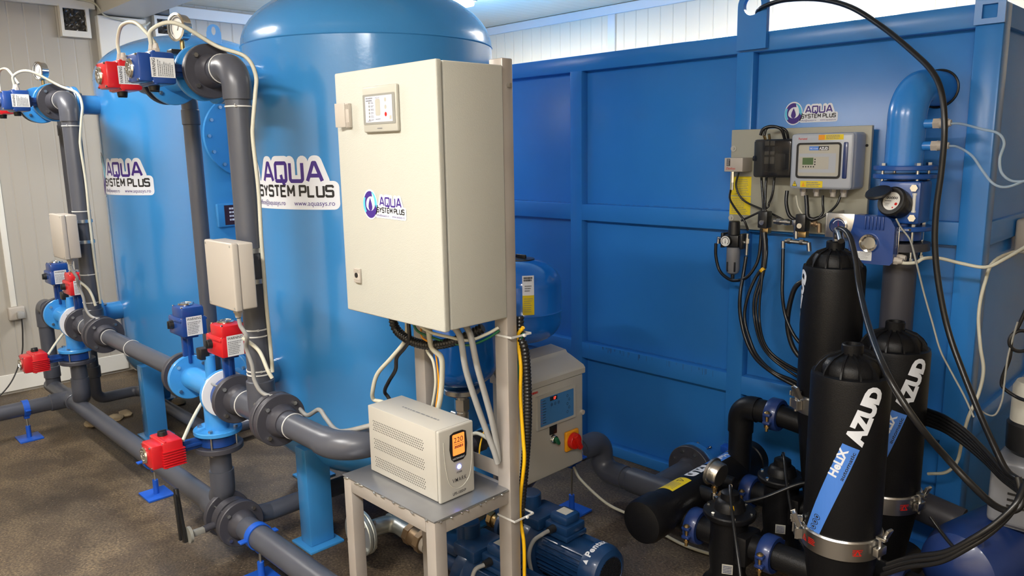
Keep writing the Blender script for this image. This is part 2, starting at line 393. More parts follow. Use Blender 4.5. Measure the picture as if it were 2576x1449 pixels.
def logo(H,slope=0):
    """water company sticker: swirl with drop, two lines of name, two of small print; height H"""
    def S_(sh): return [(x*H,y*H+x*H*slope) for x,y in sh[0]],sh[1]
    it=[]
    W1,W2,W3=m_stick,m_stick,m_stick
    it+=[(S_(ell(.43,.5,.43,.52)),m_stick,.0012),(S_(discs('AQUA',.98,2.22,.49,.29,.2)),m_stick,.0012),(S_(rrect(.72,.07,2.46,.5,.09)),m_stick,.0012)]
    it+=[(S_(cres(.43,.5,.39,.46,.30,.30,.05,-.02,75,200)),m_purp,.0017),(S_(cres(.43,.5,.39,.47,.30,.32,.0,.1,200,345)),m_purp,.0018),
         (S_(cres(.45,.52,.37,.44,.27,.42,-.03,.0,-20,72)),m_cyan,.0017),(S_(cres(.41,.5,.40,.45,.32,.40,.03,.02,150,222)),m_cyan,.0019)]
    dr=[(.43,.74),(.52,.54),(.55,.42),(.52,.32),(.43,.27),(.34,.32),(.31,.42),(.34,.54)]
    it+=[(S_(poly(dr)),m_purp,.0018)]
    it+=[(S_(stroke('AQUA',1.0,2.2,.5,.27,.058)),m_purp,.0018),(S_(stroke('SYSTEM PLUS',.82,2.36,.27,.155,.036)),m_bkt,.0018)]
    it+=[(S_(fit('office@aquasys.ro',.78,1.5,.13,.075)),m_purp,.0018),(S_(fit('www.aquasys.ro',1.68,2.38,.13,.075)),m_purp,.0018)]
    return it
# ---------------------------------------------------------------- pipe hardware
def bolt(parent,a,b,r=.0085,m=None,nut=True,lab=None):
    """hex head at a, nut at b (points on the two outer faces)"""
    a=V(a);b=V(b);d=(b-a).normalized(); g=G(m or m_steel); g.cyl(a-d*.002,b+d*.012,r*.5,n=10)
    g.cyl(a-d*.009,a,r,n=6); 
    if nut: g.cyl(b,b+d*.009,r,n=6)
    return part('bolt',g,parent,lab,30)
def flange(parent,name,c,ax,R,t,m,nb=4,hub=0,bolt_to=None,rot=45,br=.0085,label=None,bore=.045):
    """disc centred at c with thickness t along ax; hub: raised collar on the +ax side; bolts run from the +ax face back by bolt_to"""
    c=V(c); u,w,d=basis(ax)
    pr=[(0,-t/2),(R-.003,-t/2),(R,-t/2+.003),(R,t/2-.003),(R-.003,t/2)]
    if hub: pr+=[(bore+.018,t/2),(bore+.012,t/2+hub*.6),(bore+.005,t/2+hub)]
    pr+=[(0,pr[-1][1])]
    o=part(name,G(m).lathe(pr,c,d,44),parent,label)
    if nb:
        for i in range(nb):
            a=math.radians(rot+360*i/nb); p=c+(u*math.cos(a)+w*math.sin(a))*R*.78
            bolt(o,p+d*(t/2+.0005),p-d*((bolt_to if bolt_to else t/2)),br)
    return o
def ties(parent_none,c,ax,r,label,group='white cable ties around the pipes',w=.005,tail=None):
    g=G(m_wcable); u,wv,d=basis(ax); c=V(c)
    g.lathe([(r,-w/2),(r+.0022,-w/2),(r+.0022,w/2),(r,w/2),(r,-w/2)],c,d,36)
    if tail is not None:
        t=V(tail).normalized(); p=c+t*(r+.002); g.box(p,(.007,.007,.007)); g.tube([p,p+t*.012+V((0,0,.006))],.0016,6)
    return solo('cable_tie',g,label,'cable tie',group)
# ================================================================ room
XW=-6.63; YW=5.6
struct('floor',G(m_floor).bx(-7.2,2.4,-2.2,6.0,-.1,0))
struct('ceiling',G(m_ceil).bx(-6.8,2.3,-2.1,5.8,ZC,ZC+.08))
struct('wall_back',G(m_wallb).bx(XW-.1,2.3,YW,YW+.1,.0,ZC))
struct('wall_left',G(m_walll).bx(XW-.1,XW,-2.1,YW,.0,ZC))
struct('wall_right',G(m_walll).bx(2.2,2.3,-2.1,YW,0,ZC))
struct('wall_front',G(m_wallb).bx(XW-.1,2.3,-2.2,-2.1,0,ZC))
struct('baseboard_left',G(m_trim).bx(XW,XW+.012,-2.1,2.02,.02,.15,.003))
struct('trim_1',G(m_trim).bx(XW,2.2,YW-.03,YW,2.905,ZC-.004,.006))      # cornice on the back wall
struct('trim_2',G(m_trim).bx(XW,XW+.03,2.41,YW-.03,2.87,2.96,.006))
struct('trim_3',G(m_trim).bx(XW,XW+.05,-2.1,2.05,2.86,2.98,.006))
struct('trim_4',G(m_trim).bx(-4.42,-4.34,YW-.018,YW,.0,2.905,.003))       # joint cover on the back wall
g=G(m_trim).bx(XW,XW+.07,2.05,2.41,.0,2.82,.008); struct('trim_5',g)       # corner column
g=G(m_beam).bx(XW+.01,-2.0,2.07,2.40,2.83,ZC-.002,.004); struct('trim_6',g)  # boxed beam under the ceiling
# lamps; the two added ones get a housing and diffuser too
for i,(x,y,a,w) in enumerate(LAMPS):
    lx,ly=(.66,.1) if a=='X' else (.1,.66)
    t=thing('ceiling_lamp',(x,y,ZC-.1),['twin tube lamp on the ceiling behind the blue tanks','ceiling tube lamp above the grey floor pipe','ceiling tube lamp above the control cabinet','added fill lamp on the ceiling nearest the filter side of the room','added unseen tube lamp above the blue container, brightening the back wall'][i],'lamp','tube lamps on the ceiling')
    part('housing',G(m_white).bx(x-lx,x+lx,y-ly,y+ly,ZC-.05,ZC-.001,.006),t)
    part('diffuser',G(m_lamp).bx(x-lx+.02,x+lx-.02,y-ly+.015,y+ly-.015,ZC-.085,ZC-.05,.012,3),t)
# wall fittings, left wall
def vent(y0,y1,z0,z1,label):
    t=thing('wall_vent',(XW,(y0+y1)/2,z0),label,'vent','framed vents high on the ribbed wall'); x=XW+.001
    part('frame',G(m_trim).prism([(y0,z0),(y1,z0),(y1,z1),(y0,z1)],(x,0,0),(0,1,0),(0,0,1),.055,[(y0+.02,z0+.045),(y1-.025,z0+.045),(y1-.025,z1-.025),(y0+.02,z1-.025)]),t,None,0)
    g=G(m_smoke2); b=bmesh.new()
    n=14; vs=[[g.bm.verts.new((x+.03+random.uniform(-.012,.012),y0+.02+(y1-y0-.045)*i/n,z0+.045+(z1-z0-.07)*j/n)) for j in range(n+1)] for i in range(n+1)]
    for i in range(n):
        for j in range(n): g.bm.faces.new((vs[i][j],vs[i+1][j],vs[i+1][j+1],vs[i][j+1]))
    part('plastic_film',g,t,'crumpled dark shiny film',0)
m_smoke2=mat('dark_film',(.07,.065,.06),.22,.2)
vent(1.80,2.0,2.645,2.875,'white framed vent with crumpled dark film beside the corner column, nearest of the two')
vent(2.48,2.74,2.68,2.865,'white framed vent with dark film just behind the pressure gauge of the big tank')
solo('junction_box',G(m_black).bx(XW+.031,XW+.075,2.45,2.6,2.87,2.96,.006),'small black box up under the ceiling cornice beside the column','box')
cable('ceiling_cable',[(XW+.06,1.9,2.92),(XW+.09,2.03,2.9),(XW+.1,2.1,2.815),(XW+.09,2.25,2.79),(XW+.09,2.38,2.77),(XW+.09,2.43,2.80)],.007,m_cable,'pair of cream cables looping over the corner column under the beam')
solo('cable_trunking',G(m_trim).bx(XW,XW+.022,1.245,1.285,.66,1.75,.004),'narrow white cable trunking running down the ribbed wall to the socket','trunking')
t=thing('wall_socket',(XW,1.27,.6),'grey wall socket with a black plug at the foot of the white trunking','socket')
part('housing',G(m_white).bx(XW,XW+.05,1.22,1.33,.56,.66,.012,3),t); part('plug',G(m_grey).box((XW+.075,1.29,.60),(.05,.05,.055),.012),t)
cable('mains_cable',[(XW+.09,1.29,.575),(XW+.1,1.28,.45),(XW+.12,1.25,.3),(XW+.16,1.15,.12),(XW+.2,1.0,.012),(XW+.3,.8,.006)],.005,m_rub,'black power cord hanging from the wall socket down to the floor')
# concrete kerb lumps by the wall and debris under the tanks
g=G(m_floor)
g.bx(XW+.001,XW+.18,2.05,3.3,.0,.12,.02); solo('kerb',g,'low dark concrete kerb along the wall behind the tanks','kerb')
g=G(m_plate).box((XW+.22,2.16,.135),(.02,.30,.012),.003,R=Matrix.Rotation(.1,3,'Z')); solo('metal_strip',g,'shiny metal strip lying on the kerb beneath the farther tank','strip')
m_stone=mat('mortar_lump',srgb(168,150,120),.8,bump=.8,bscale=40,var=.5,vscale=20)
for i,(px,py) in enumerate([(232,1065),(262,1058),(292,1050),(316,1040),(448,1010)]):
    p=AZ(px,py,0.012); b=G(m_stone); r=bmesh.ops.create_icosphere(b.bm,subdivisions=2,radius=.05)
    for v in r['verts']: v.co=V((v.co.x*1.5*random.uniform(.8,1.1),v.co.y*random.uniform(.7,1.1),v.co.z*.4*random.uniform(.8,1.2)))+p
    solo('mortar_lump',b,'pale mortar lump on the floor below the farther tank','lump','mortar lumps below the farther tank')
# ================================================================ container
YC=3.315; XE=-.80
t=cont=thing('storage_container',(-3.5,4.4,0),'big blue steel container with framed panels and a lifting eye along the back wall','container')
X0=-6.2; Yb=5.5
part('shell',G(m_cont).bx(X0,XE-.02,YC+.05,Yb,.04,2.22,.002),t)
g=G(m_cont)
for z0,z1 in ((2.165,2.25),(1.349,1.441),(.545,.640),(.0,.06)):
    g.bx(X0,XE,YC,YC+.065,z0,z1,.005); g.bx(XE-.04,XE,YC+.04,Yb,z0,z1,.005)
part('rail',g,t)
for i,x in enumerate((-5.845,-4.845,-3.845,-2.845,-1.826)): part('rib',G(m_cont).bx(x-.042,x+.042,YC-.002,YC+.06,.04,2.17,.005),t)
part('corner_post',G(m_cont).bx(XE-.095,XE+.001,YC-.003,YC+.09,.0,2.251,.008),t)
part('rib',G(m_cont).bx(XE-.035,XE+.002,4.35,4.45,.04,2.17,.005),t)
part('corner_casting',G(m_cont).prism([(-.1,-.09),(0,-.09),(0,0),(-.1,0)],(XE+.004,YC-.006,2.262),(1,0,0),(0,0,1),.012,[(-.075,-.07),(-.025,-.07),(-.025,-.02),(-.075,-.02)]),t)
# lifting eye
n=28; out=[];hole=[]
for i in range(15): a=PI*i/14; out.append((.071*math.cos(a),.071*math.sin(a))); hole.append((.043*math.cos(a),.043*math.sin(a)))
for i,(a,b) in enumerate([(-.071,-.05),(-.071,-.1),(-.071,-.15),(-.071,-.19),(-.04,-.19),(-.015,-.19),(0,-.19),(.015,-.19),(.04,-.19),(.071,-.19),(.071,-.15),(.071,-.1),(.071,-.05)]): out.append((a,b)); t_=PI+PI*(i+1)/14; hole.append((.043*math.cos(t_),.043*math.sin(t_)))
part('lifting_eye',G(m_cont).prism(out,(-1.783,YC-.006,2.365),(1,0,0),(0,0,1),.025,hole),t,'lifting eye welded to the top rail')
decal('logo_sticker',t,logo(.098,-.0),planeY(-1.648,YC+.05,1.838),0,'white oval swirl logo sticker')
# rust and dirt along the ledges
m_dirt=mat('dirt_stain',srgb(38,96,158),.8)
its=[];rnd=random.Random(3)
for (xa,xb,z) in ((-2.76,-1.9,1.443),(-2.76,-1.9,.642),(-3.4,-2.9,1.443)):
    k=xa
    while k<xb:
        w=rnd.uniform(.01,.05)
        its.append((rrect(k,z,k+w,z+rnd.uniform(.001,.003)),m_dirt,-0.0+.0006)); k+=w+rnd.uniform(0,.03)
decal('dirt_streaks',t,its,planeY(0,YC+.05,0))
its=[]
for k in range(34):
    x=rnd.uniform(-2.76,-1.9); h=rnd.uniform(.01,.035); its.append((rrect(x,.637-h,x+rnd.uniform(.0015,.005),.637),m_dirt,.0008))
decal('dirt_streaks',t,its,planeY(0,YC,0))
part('welded_flange',G(m_cont).cyl((-1.97,3.197,.15),(-1.97,3.225,.15),.12,n=44).cyl((-1.97,3.22,.15),(-1.97,3.38,.15),.06,n=32),t)
# floor-level foot of the container
part('foot',G(m_standb).bx(-1.86,-1.76,YC-.05,YC-.001,.24,.275,.004),t)
# ================================================================ filter tanks
def lug(parent,p,ang):
    d=V((math.cos(ang),math.sin(ang),0)); out=[];hole=[]
    for i in range(24):
        a=2*PI*i/24; c,s=math.cos(a),math.sin(a); k=.038 if s>=0 else min(.042/abs(c) if abs(c)>.01 else 9,.13/abs(s)); out.append((c*k,s*k)); hole.append((c*.012,s*.026))
    return part('lifting_lug',G(m_fit).prism(out,V(p)-d.cross(V((0,0,1)))*.008,d,(0,0,1),.016,hole),parent)
def tank(cx,cy,R,label,lega,legr):
    t=thing('filter_tank',(cx,cy,0),label,'tank','tall blue filter tanks')
    zt,zb=2.215,.50; pr=[]
    for k in range(13):
        a=-PI/2+PI/2*k/12; pr.append((R*math.cos(a)**1 if k else 0,zb+R*.5*math.sin(a)))
    pr[0]=(0,zb-R*.5)
    pr+=[(R,zb+.6),(R,zt-.6),(R,zt-.004),(R+.003,zt),(R,zt+.005)]
    for k in range(1,17):
        a=PI/2*k/16; pr.append((max(R*math.cos(a),0) if k<16 else 0,zt+.005+R*.5*math.sin(a)))
    part('shell',G(m_tank).lathe(pr,(cx,cy,0),n=96),t)
    for k in range(4):
        a=math.radians(lega+90*k); x,y=cx+legr*math.cos(a),cy+legr*math.sin(a)
        l=part('leg',G(m_tank).bx(x-.045,x+.045,y-.06,y+.06,.012,.47 if k else .47,.006),t)
        part('foot_plate',G(m_tank).bx(x-.085,x+.085,y-.085,y+.085,0,.012,.002),l)
    decal('logo_sticker',t,logo(.272),cylm(cx,cy,R,math.radians(-49.5)-.272*2.46/R,1.502),.03,'large white logo sticker')
    return t
tk1=tank(-3.09,2.13,.57,'nearer tall blue filter tank with logo sticker, behind the cream control cabinet',-74,.535)
tk2=tank(-5.12,2.13,.57,'farther tall blue filter tank with bolted manhole, toward the ribbed side wall',-67,.565)
def nozzle(t,cx,x,z,y1,R=.57,cy=2.13):
    yt=cy-math.sqrt(R*R-(x-cx)**2)
    g=G(m_tank).cyl((x,y1,z),(x,yt+.02,z),.057,n=32); n_=part('nozzle',g,t)
    return n_
YP=1.285; ZM=.77; ZT=2.06; ZF=.2; XV=-2.70; RP=.0455
for t,dx,cx in ((tk1,0,-3.09),(tk2,-2.03,-5.12)):
    for z in (ZT,ZM+.02):
        n_=nozzle(t,cx,-3.13+dx,z,1.43); flange(n_,'nozzle_flange',(-3.13+dx,1.435,z),(0,-1,0),.105,.02,m_fit,0)
    lug(t,(cx+.39,2.13,2.495) if cx<-4 else (cx+.05,2.49,2.52),math.radians(64 if cx<-4 else 0))
# farther tank: manhole, name plate
t=tk2; a=math.radians(2); d=V((math.cos(a),math.sin(a),0)); c=V((-5.12,2.13,1.86))
g=G(m_tank).cyl(c+d*.4,c+d*.60,.185,n=40); mh=part('manhole',g,t)
g=G(m_tank).lathe([(0,-.012),(.24,-.012),(.24,.012),(0,.012)],c+d*.615,d,56); cv=part('manhole_cover',g,mh)
u,w,_=basis(d)
for k in range(14):
    aa=2*PI*k/14; p=c+(u*math.cos(aa)+w*math.sin(aa))*.212; bolt(mh,p+d*.628,p+d*.6,.011)
part('handle',G(m_fit).tube(spline([c+d*.63+V((0,-.03,.08)),c+d*.68+V((0,-.03,.07)),c+d*.68+V((0,-.03,-.03)),c+d*.63+V((0,-.03,-.04))],6),.009,10),mh)
pn=AX(583,540,-5.12+.575)
nb=part('name_plate',G(m_tank).bx(pn.x-.02,pn.x+.012,pn.y-.09,pn.y+.12,pn.z-.07,pn.z+.07,.004),t)
m_maroon=mat('plate_maroon',srgb(58,32,40),.4)
decal('plate_print',nb,[(rrect(.04,.01,.2,.13),m_maroon,.0006),(bars(.07,.03,.19,.12,4),m_stick,.0012)],planeX(pn.x+.012,pn.y-.09,pn.z-.07))
# ================================================================ electric actuator on a butterfly valve
WARN=[(rrect(0,0,.068,.082),m_lab,.0004)]
def actuator(name,valve,vax,a,k,colour,label,L0=.13,shift=0,vr=.078,group='electric valve actuators',lab=True,glands=0,fins=False,gdir=None):
    """valve: centre of the wafer valve, vax its pipe axis; a: stem direction; k: side with the knob; label face = a x k or its opposite facing +X"""
    valve=V(valve);a=V(a);k=V(k); l=a.cross(k); l=l if (l.x+l.y*-.01)>0 else -l
    t=thing(name,valve,label,'actuator',group)
    v=part('valve_body',G(m_actb).lathe([(.048,-.02),(vr,-.02),(vr,.02),(.048,.02),(.048,-.02)],valve,vax,40),t,'dark blue valve ring')
    O=valve+a*L0+l*shift
    R=Matrix((l,k,a)).transposed()
    def P(x,y,z): return O+l*x+k*y+a*z
    g=G(m_actb); g.box(valve+a*((vr+L0)/2)+l*shift*.5-l*.0,(.022,.045,L0-vr+.02),.003,R=R)
    g.box(valve+a*((vr+L0)/2)+l*shift*.5,(.045,.014,L0-vr+.02),.003,R=R); g.box(P(0,0,-.006),(.06,.06,.012),.003,R=R); part('stem_bracket',g,t)
    g=G(colour)
    g.box(P(-.005,0,.046),(.15,.112,.084),.009,R=R); g.box(P(-.065,0,.045),(.06,.09,.066),.009,R=R)
    g.box(P(.005,0,.075),(.125,.118,.012),.003,R=R)
    if fins:
        for i in range(7): g.box(P(.055,-.05+i*.011,.045),(.045,.005,.092),.0015,R=R)
    h=part('housing',g,t)
    part('cover',G(colour).box(P(.01,0,.105),(.11,.10,.055),.009,R=R),t)
    g=G(m_chr); g.lathe([(.0,.0),(.032,0),(.034,.006),(.030,.012),(.024,.012),(.022,.004),(0,.006)],P(-.005,0,.131),a,28)
    g.box(P(-.005,0,.14),(.04,.006,.006),.001,R=R); g.box(P(-.005,0,.14),(.006,.04,.006),.001,R=R); part('position_window',g,t,'round chrome indicator window')
    g=G(m_black); g.cyl(P(-.03,.054,.05),P(-.03,.074,.05),.02,.018,n=20,ch=.002); g.box(P(-.03,.072,.05),(.01,.012,.034),.002,R=R); part('hand_knob',g,t,'black round knob')
    g=G(m_chr)
    for x in (-.062,.06):
        for y in (-.048,.048): g.cyl(P(x,y,.08),P(x,y,.088),.005,n=6)
    for x in (-.035,.055):
        for y in (-.043,.043): g.cyl(P(x,y,.131),P(x,y,.136),.0045,n=6)
    part('screws',g,t,'small chrome screws')
    if lab:
        # text upright: choose v along +z when possible, u such that u x v = l
        vz=V((0,0,1)); 
        if lab=='side': vz=V((0,-1,0))
        uu=vz.cross(l)
        c0=P(.0705,0,.05)+(l*.0)
        if lab=='side': its=[(rrect(-.034,-.042,.034,.042),m_lab,.0004),(fit('WARNING',-.031,.031,.026,.011,.01),m_ink,.0008),(bars(-.03,-.036,.03,.02,8),m_inkg,.0008)]
        else: its=[(rrect(-.034,-.042,.034,.042),m_lab,.0004),(fit('WARNING',-.031,.031,.026,.011,.01),m_ink,.0008),(bars(-.03,-.036,.03,.02,8),m_inkg,.0008)]
        decal('warning_label',h,its,onU(c0,uu,vz,l),0,'white warning label')
    gd=V(gdir) if gdir else -k
    for i in range(glands):
        p=P(-.02+.045*i,0,.05)+gd*.055
        part('cable_gland',G(m_white).cyl(p,p+gd*.016,.013,n=6).cyl(p+gd*.014,p+gd*.034,.011,.008,n=16),t)
    return t,P
# ================================================================ one valve station per tank
def station(dx,near):
    w='nearer' if near else 'farther'
    X=lambda x: x+dx
    # ---- riser pipe from the lower tee to the top elbow
    t=thing('riser_pipe',(X(XV),YP,.6),'dark grey plastic riser pipe with top elbow, carrying the '+('bigger-looking nearer' if near else 'farther')+' white junction box','pipe','dark grey riser pipes')
    part('pipe',G(m_pvc).tube(fillet([(X(XV),YP,ZM+.1),(X(XV),YP,ZT),(X(-2.86),YP,ZT)],.075,10),RP,28),t)
    g=G(m_pvc).tube(fillet([(X(XV),YP,ZT-.115),(X(XV),YP,ZT),(X(-2.80),YP,ZT)],.07,10),RP+.006,28)
    part('elbow',g,t)
    g=G(m_pvc).cyl((X(XV),YP,ZM-.03),(X(XV),YP,ZM+.13),RP+.007,n=28,ch=.004); g.cyl((X(-2.89),YP,ZM),(X(-2.60),YP,ZM),RP+.007,n=28,ch=.004); tee=part('tee',g,t)
    flange(t,'flange',(X(-2.915),YP,ZT),(1,0,0),.1,.026,m_pvcd,4,.055,.10)
    flange(t,'flange',(X(-2.925),YP,ZM),(1,0,0),.1,.026,m_pvcd,4,.045,.15)
    flange(t,'flange',(X(-2.60),YP,ZM),(-1,0,0),.1,.024,m_pvcd,0,.03)
    # ---- manifold run to the right of the tee
    if near:
        t=thing('manifold_pipe',(X(-2.4),YP,.6),'dark grey manifold pipe bending away behind the white power supply','pipe','dark grey manifold pipes')
        part('pipe',G(m_pvc).tube(fillet([(-2.565,YP,ZM),(-2.125,YP,ZM),(-2.125,1.60,ZM)],.11,12),RP,28),t)
        f=flange(t,'flange',(-2.565,YP,ZM),(1,0,0),.1,.028,m_pvcd,4,.045,.066)
        part('elbow',G(m_pvc).tube(fillet([(-2.26,YP,ZM),(-2.125,YP,ZM),(-2.125,1.44,ZM)],.11,12),RP+.005,28),t)
    else:
        t=thing('manifold_pipe',(X(-2.2),YP,.6),'straight dark grey manifold pipe linking the two valve stations','pipe','dark grey manifold pipes')
        part('pipe',G(m_pvc).cyl((X(-2.565),YP,ZM),(-3.44,YP,ZM),RP-.004,n=28),t)
        f=flange(t,'flange',(X(-2.535),YP,ZM),(1,0,0),.1,.028,m_pvcd,4,.045,.10)
        part('gasket',G(m_steel).lathe([(.05,-.014),(.088,-.014),(.088,.014),(.05,.014),(.05,-.014)],(X(-2.572),YP,ZM),(1,0,0),40),t,'bright metal ring between the flanges')
        flange(t,'flange',(-3.455,YP,ZM),(1,0,0),.1,.026,m_pvcd,0)
    # ---- top valve group
    t=thing('tank_tee',(X(-3.13),YP,1.95),'bright blue flanged tee at the top of the '+w+' tank','pipe fitting','bright blue flanged tees')
    g=G(m_fit).cyl((X(-3.27),YP,ZT),(X(-2.99),YP,ZT),.052,n=32); g.cyl((X(-3.13),YP,ZT),(X(-3.13),1.41,ZT),.052,n=32); part('body',g,t)
    flange(t,'flange',(X(-2.985),YP,ZT),(1,0,0),.105,.02,m_fit,0); flange(t,'flange',(X(-3.275),YP,ZT),(-1,0,0),.105,.02,m_fit,4)
    flange(t,'flange',(X(-3.13),1.40,ZT),(0,-1,0),.105,.02,m_fit,4,0,.05)
    part('gasket',G(m_stick).lathe([(.04,-.003),(.102,-.003),(.102,.003),(.04,.003)],(X(-3.13),1.417,ZT),(0,1,0),40),t,'white gasket')
    # pressure gauge
    gx,gy,gz=X(-3.145),YP,2.245
    gt=thing('pressure_gauge',(gx,gy,2.11),'round chrome pressure gauge standing on the '+w+' top valve','gauge','pressure gauges on the top valves')
    part('stem',G(m_brass).cyl((gx,gy,2.10),(gx,gy,2.20),.009,n=12),gt)
    if near: part('cock',G(m_black).box((gx+.0,gy-.03,2.15),(.05,.05,.02),.004),gt)
    dd=V((.25,-1,0)).normalized(); c=V((gx,gy,gz))
    part('case',G(m_chr).lathe([(0,0),(.044,0),(.05,.006),(.05,.034),(.054,.036),(.054,.044),(.046,.046),(.046,.040)],c-dd*.02,dd,36),gt)
    part('dial',G(m_dial).lathe([(0,.036),(.046,.036),(.046,.034)],c-dd*.02,dd,36),gt,'white dial')
    u=V((0,0,1)).cross(dd); 
    decal('needle',gt,[(poly([(-.002,-.012),(.003,-.012),(.02,.028)]),m_ink,.0006),(cres(0,0,.040,.040,.034,.034,0,0,-40,220),m_inkg,.0005)],onU(c+dd*.0165,u,(0,0,1),dd))
    # valves with actuators at the top
    glab='nearer' if near else 'farther'
    a1,P1=actuator('valve_actuator',(X(-2.951),YP,ZT-.0),(1,0,0),(0,-1,0),(0,0,-1),m_actb,'blue electric actuator on the top valve of the '+w+' tank',.135,.0,.07,glands=2,lab='side')
    a2,P2=actuator('valve_actuator',(X(-3.31),YP,ZT),(1,0,0),(0,-1,0),(0,0,-1),m_actr,'red electric actuator on the top valve of the '+w+' tank',.135,0.02,.07,glands=2 if near else 1,lab='side')
    # second riser from the far side of the top valve to the floor
    t=thing('drain_riser',(X(-3.65),1.5,0),('slim dark grey pipe dropping between the two blue tanks' if near else 'dark grey drop pipe standing behind the farther riser by the side wall'),'pipe','slim drop pipes')
    part('pipe',G(m_pvc).tube(fillet([(X(-3.35),YP,ZT),(X(-3.64),YP,ZT),(X(-3.65),1.5,ZT-.02),(X(-3.65),1.5,.045 if near else .09)]+([] if near else [(-5.68,1.78,.09),(-4.42,1.78,.09),(-4.42,2.7,.09)]),.06,8),.037,24),t)
    flange(t,'flange',(X(-3.345),YP,ZT),(-1,0,0),.1,.026,m_pvcd,4,.04)
    part('collar',G(m_pvc).cyl((X(-3.65),1.5,ZT-.17),(X(-3.65),1.5,ZT-.1),.041,n=24,ch=.003),t); part('collar',G(m_pvc).cyl((X(-3.65),1.5,.25),(X(-3.65),1.5,.33),.046,n=24,ch=.003),t)
    # ---- lower valve group
    t=thing('tank_tee',(X(-3.14),YP,.58),'bright blue flanged tee at the foot of the '+w+' tank','pipe fitting','bright blue flanged tees')
    g=G(m_fit).cyl((X(-3.38),YP,ZM),(X(-3.05),YP,ZM),.05,n=32); g.cyl((X(-3.14),YP,ZM),(X(-3.14),YP,.585),.05,n=32); g.cyl((X(-3.14),YP,ZM),(X(-3.13),1.41,ZM+.02),.05,n=32)
    g.cyl((X(-3.16),YP,ZM+.02),(X(-3.16),YP,ZM+.14),.022,n=20); part('body',g,t)
    flange(t,'flange',(X(-3.385),YP,ZM),(1,0,0),.1,.02,m_fit,4,0,.07,label=None); flange(t,'flange',(X(-3.045),YP,ZM),(1,0,0),.1,.018,m_fit,0)
    flange(t,'flange',(X(-3.13),1.405,ZM+.02),(0,-1,0),.105,.02,m_fit,4,0,.05)
    part('gasket',G(m_stick).lathe([(.04,-.004),(.098,-.004),(.098,.004),(.04,.004)],(X(-3.031),YP,ZM),(1,0,0),40),t,'pale gasket disc')
    flange(t,'flange',(X(-3.14),YP,.585),(0,0,1),.1,.02,m_fit,4,0,.085,br=.010)
    part('sensor_plug',G(m_black).box((X(-3.175),YP-.02,ZM+.15),(.05,.04,.05),.006),t)
    actuator('valve_actuator',(X(-3.418),YP,ZM),(1,0,0),(0,0,1),(0,-1,0),m_actb,'blue electric actuator standing upright at the foot of the '+w+' tank',.2,.06,.075,glands=0)
    actuator('valve_actuator',(X(-2.985),YP,ZM),(1,0,0),(0,0,1),(0,-1,0),m_actr,'red electric actuator standing upright beside the riser of the '+w+' tank',.18,.02,.075,glands=0)
    actuator('valve_actuator',(X(-3.14),YP,.545),(0,0,1),(0,-1,0),(0,0,1),m_actr,'red electric actuator lying low over the floor pipe at the '+w+' tank',.16,-.03,.075,lab=None,fins=True)
    # drop to the floor pipe
    t=thing('drop_pipe',(X(-3.14),YP,.2),'short dark grey drop pipe below the blue tee of the '+w+' tank','pipe','short drop pipes')
    flange(t,'flange',(X(-3.14),YP,.51),(0,0,1),.1,.024,m_pvcd,0)
    part('pipe',G(m_pvc).tube(fillet([(X(-3.14),YP,.5),(X(-3.14),YP,.3),(X(-3.23),YP+.02,.25)],.08,8),RP,24),t)
    part('elbow',G(m_pvc).tube(fillet([(X(-3.14),YP,.40),(X(-3.14),YP,.29),(X(-3.21),YP+.015,.255)],.07,8),RP+.006,24),t)
    # ---- junction box on the riser
    bt=thing('junction_box',(X(-2.62),1.13,1.21),'white plastic junction box clamped to the '+w+' grey riser pipe','box','white junction boxes')
    x0,x1,y0,y1,z0,z1=X(-2.735),X(-2.515),1.13,1.212,1.212,1.452
    part('lid',G(m_white).bx(x0,x1,y0,y0+.026,z0,z1,.006,3),bt); part('back_case',G(m_white).bx(x0+.003,x1-.003,y0+.026,y1,z0+.004,z1-.003,.006,3),bt)
    g=G(m_hmid)
    for xx in (x0+.012,x1-.012):
        for zz in (z0+.012,z1-.012): g.cyl((xx,y0+.001,zz),(xx,y0-.001,zz),.004,n=12)
    part('screws',g,bt)
    part('cable_gland',G(m_white).cyl((X(-2.60),1.175,z0+.004),(X(-2.60),1.175,z0-.018),.018,n=6).cyl((X(-2.60),1.175,z0-.016),(X(-2.60),1.175,z0-.036),.014,.011,n=18),bt,'grey cable gland under the box')
    for zz in (1.285,1.40):
        g=G(m_steel).lathe([(RP+.002,-.009),(RP+.005,-.009),(RP+.005,.009),(RP+.002,.009)],(X(XV),YP,zz),(0,0,1),36)
        g.box((X(XV)+.03,YP-.055,zz),(.03,.02,.02),.003); g.cyl((X(XV)+.03,YP-.075,zz),(X(XV)+.03,YP-.035,zz),.006,n=8); g.box((X(XV),1.225,zz),(.06,.03,.018),.002)
        part('pipe_clamp',g,bt,'zinc pipe clamp')
    # cable ties
    R_=RP+.0
    for k,(c,ax,tl) in enumerate([((X(XV),YP,ZT-.14),(0,0,1),(.8,-.6,0)),((X(XV),YP,1.10),(0,0,1),(.9,-.3,0)),((X(XV),YP,ZM+.17),(0,0,1),(.9,-.3,0)),((X(-2.46),YP,ZM),(1,0,0),None)]+([((X(XV),YP,1.075),(0,0,1),None),((X(XV),YP,ZM+.155),(0,0,1),None),((-2.24,YP,ZM),(1,0,0),None)] if near else [((X(-2.1),YP,ZM),(1,0,0),None),((X(XV),YP,1.455),(0,0,1),None)])):
        ties(None,c,ax,(RP if ax[2] or near else RP-.004)+(.0062 if k==0 and False else .0005),'white cable tie around the dark grey pipes of the '+w+' station','white cable ties of the '+w+' station',tail=tl)
    ties(None,(X(-2.80),YP,ZT),(1,0,0),RP+.0065,'white cable tie around the dark grey pipes of the '+w+' station','white cable ties of the '+w+' station')
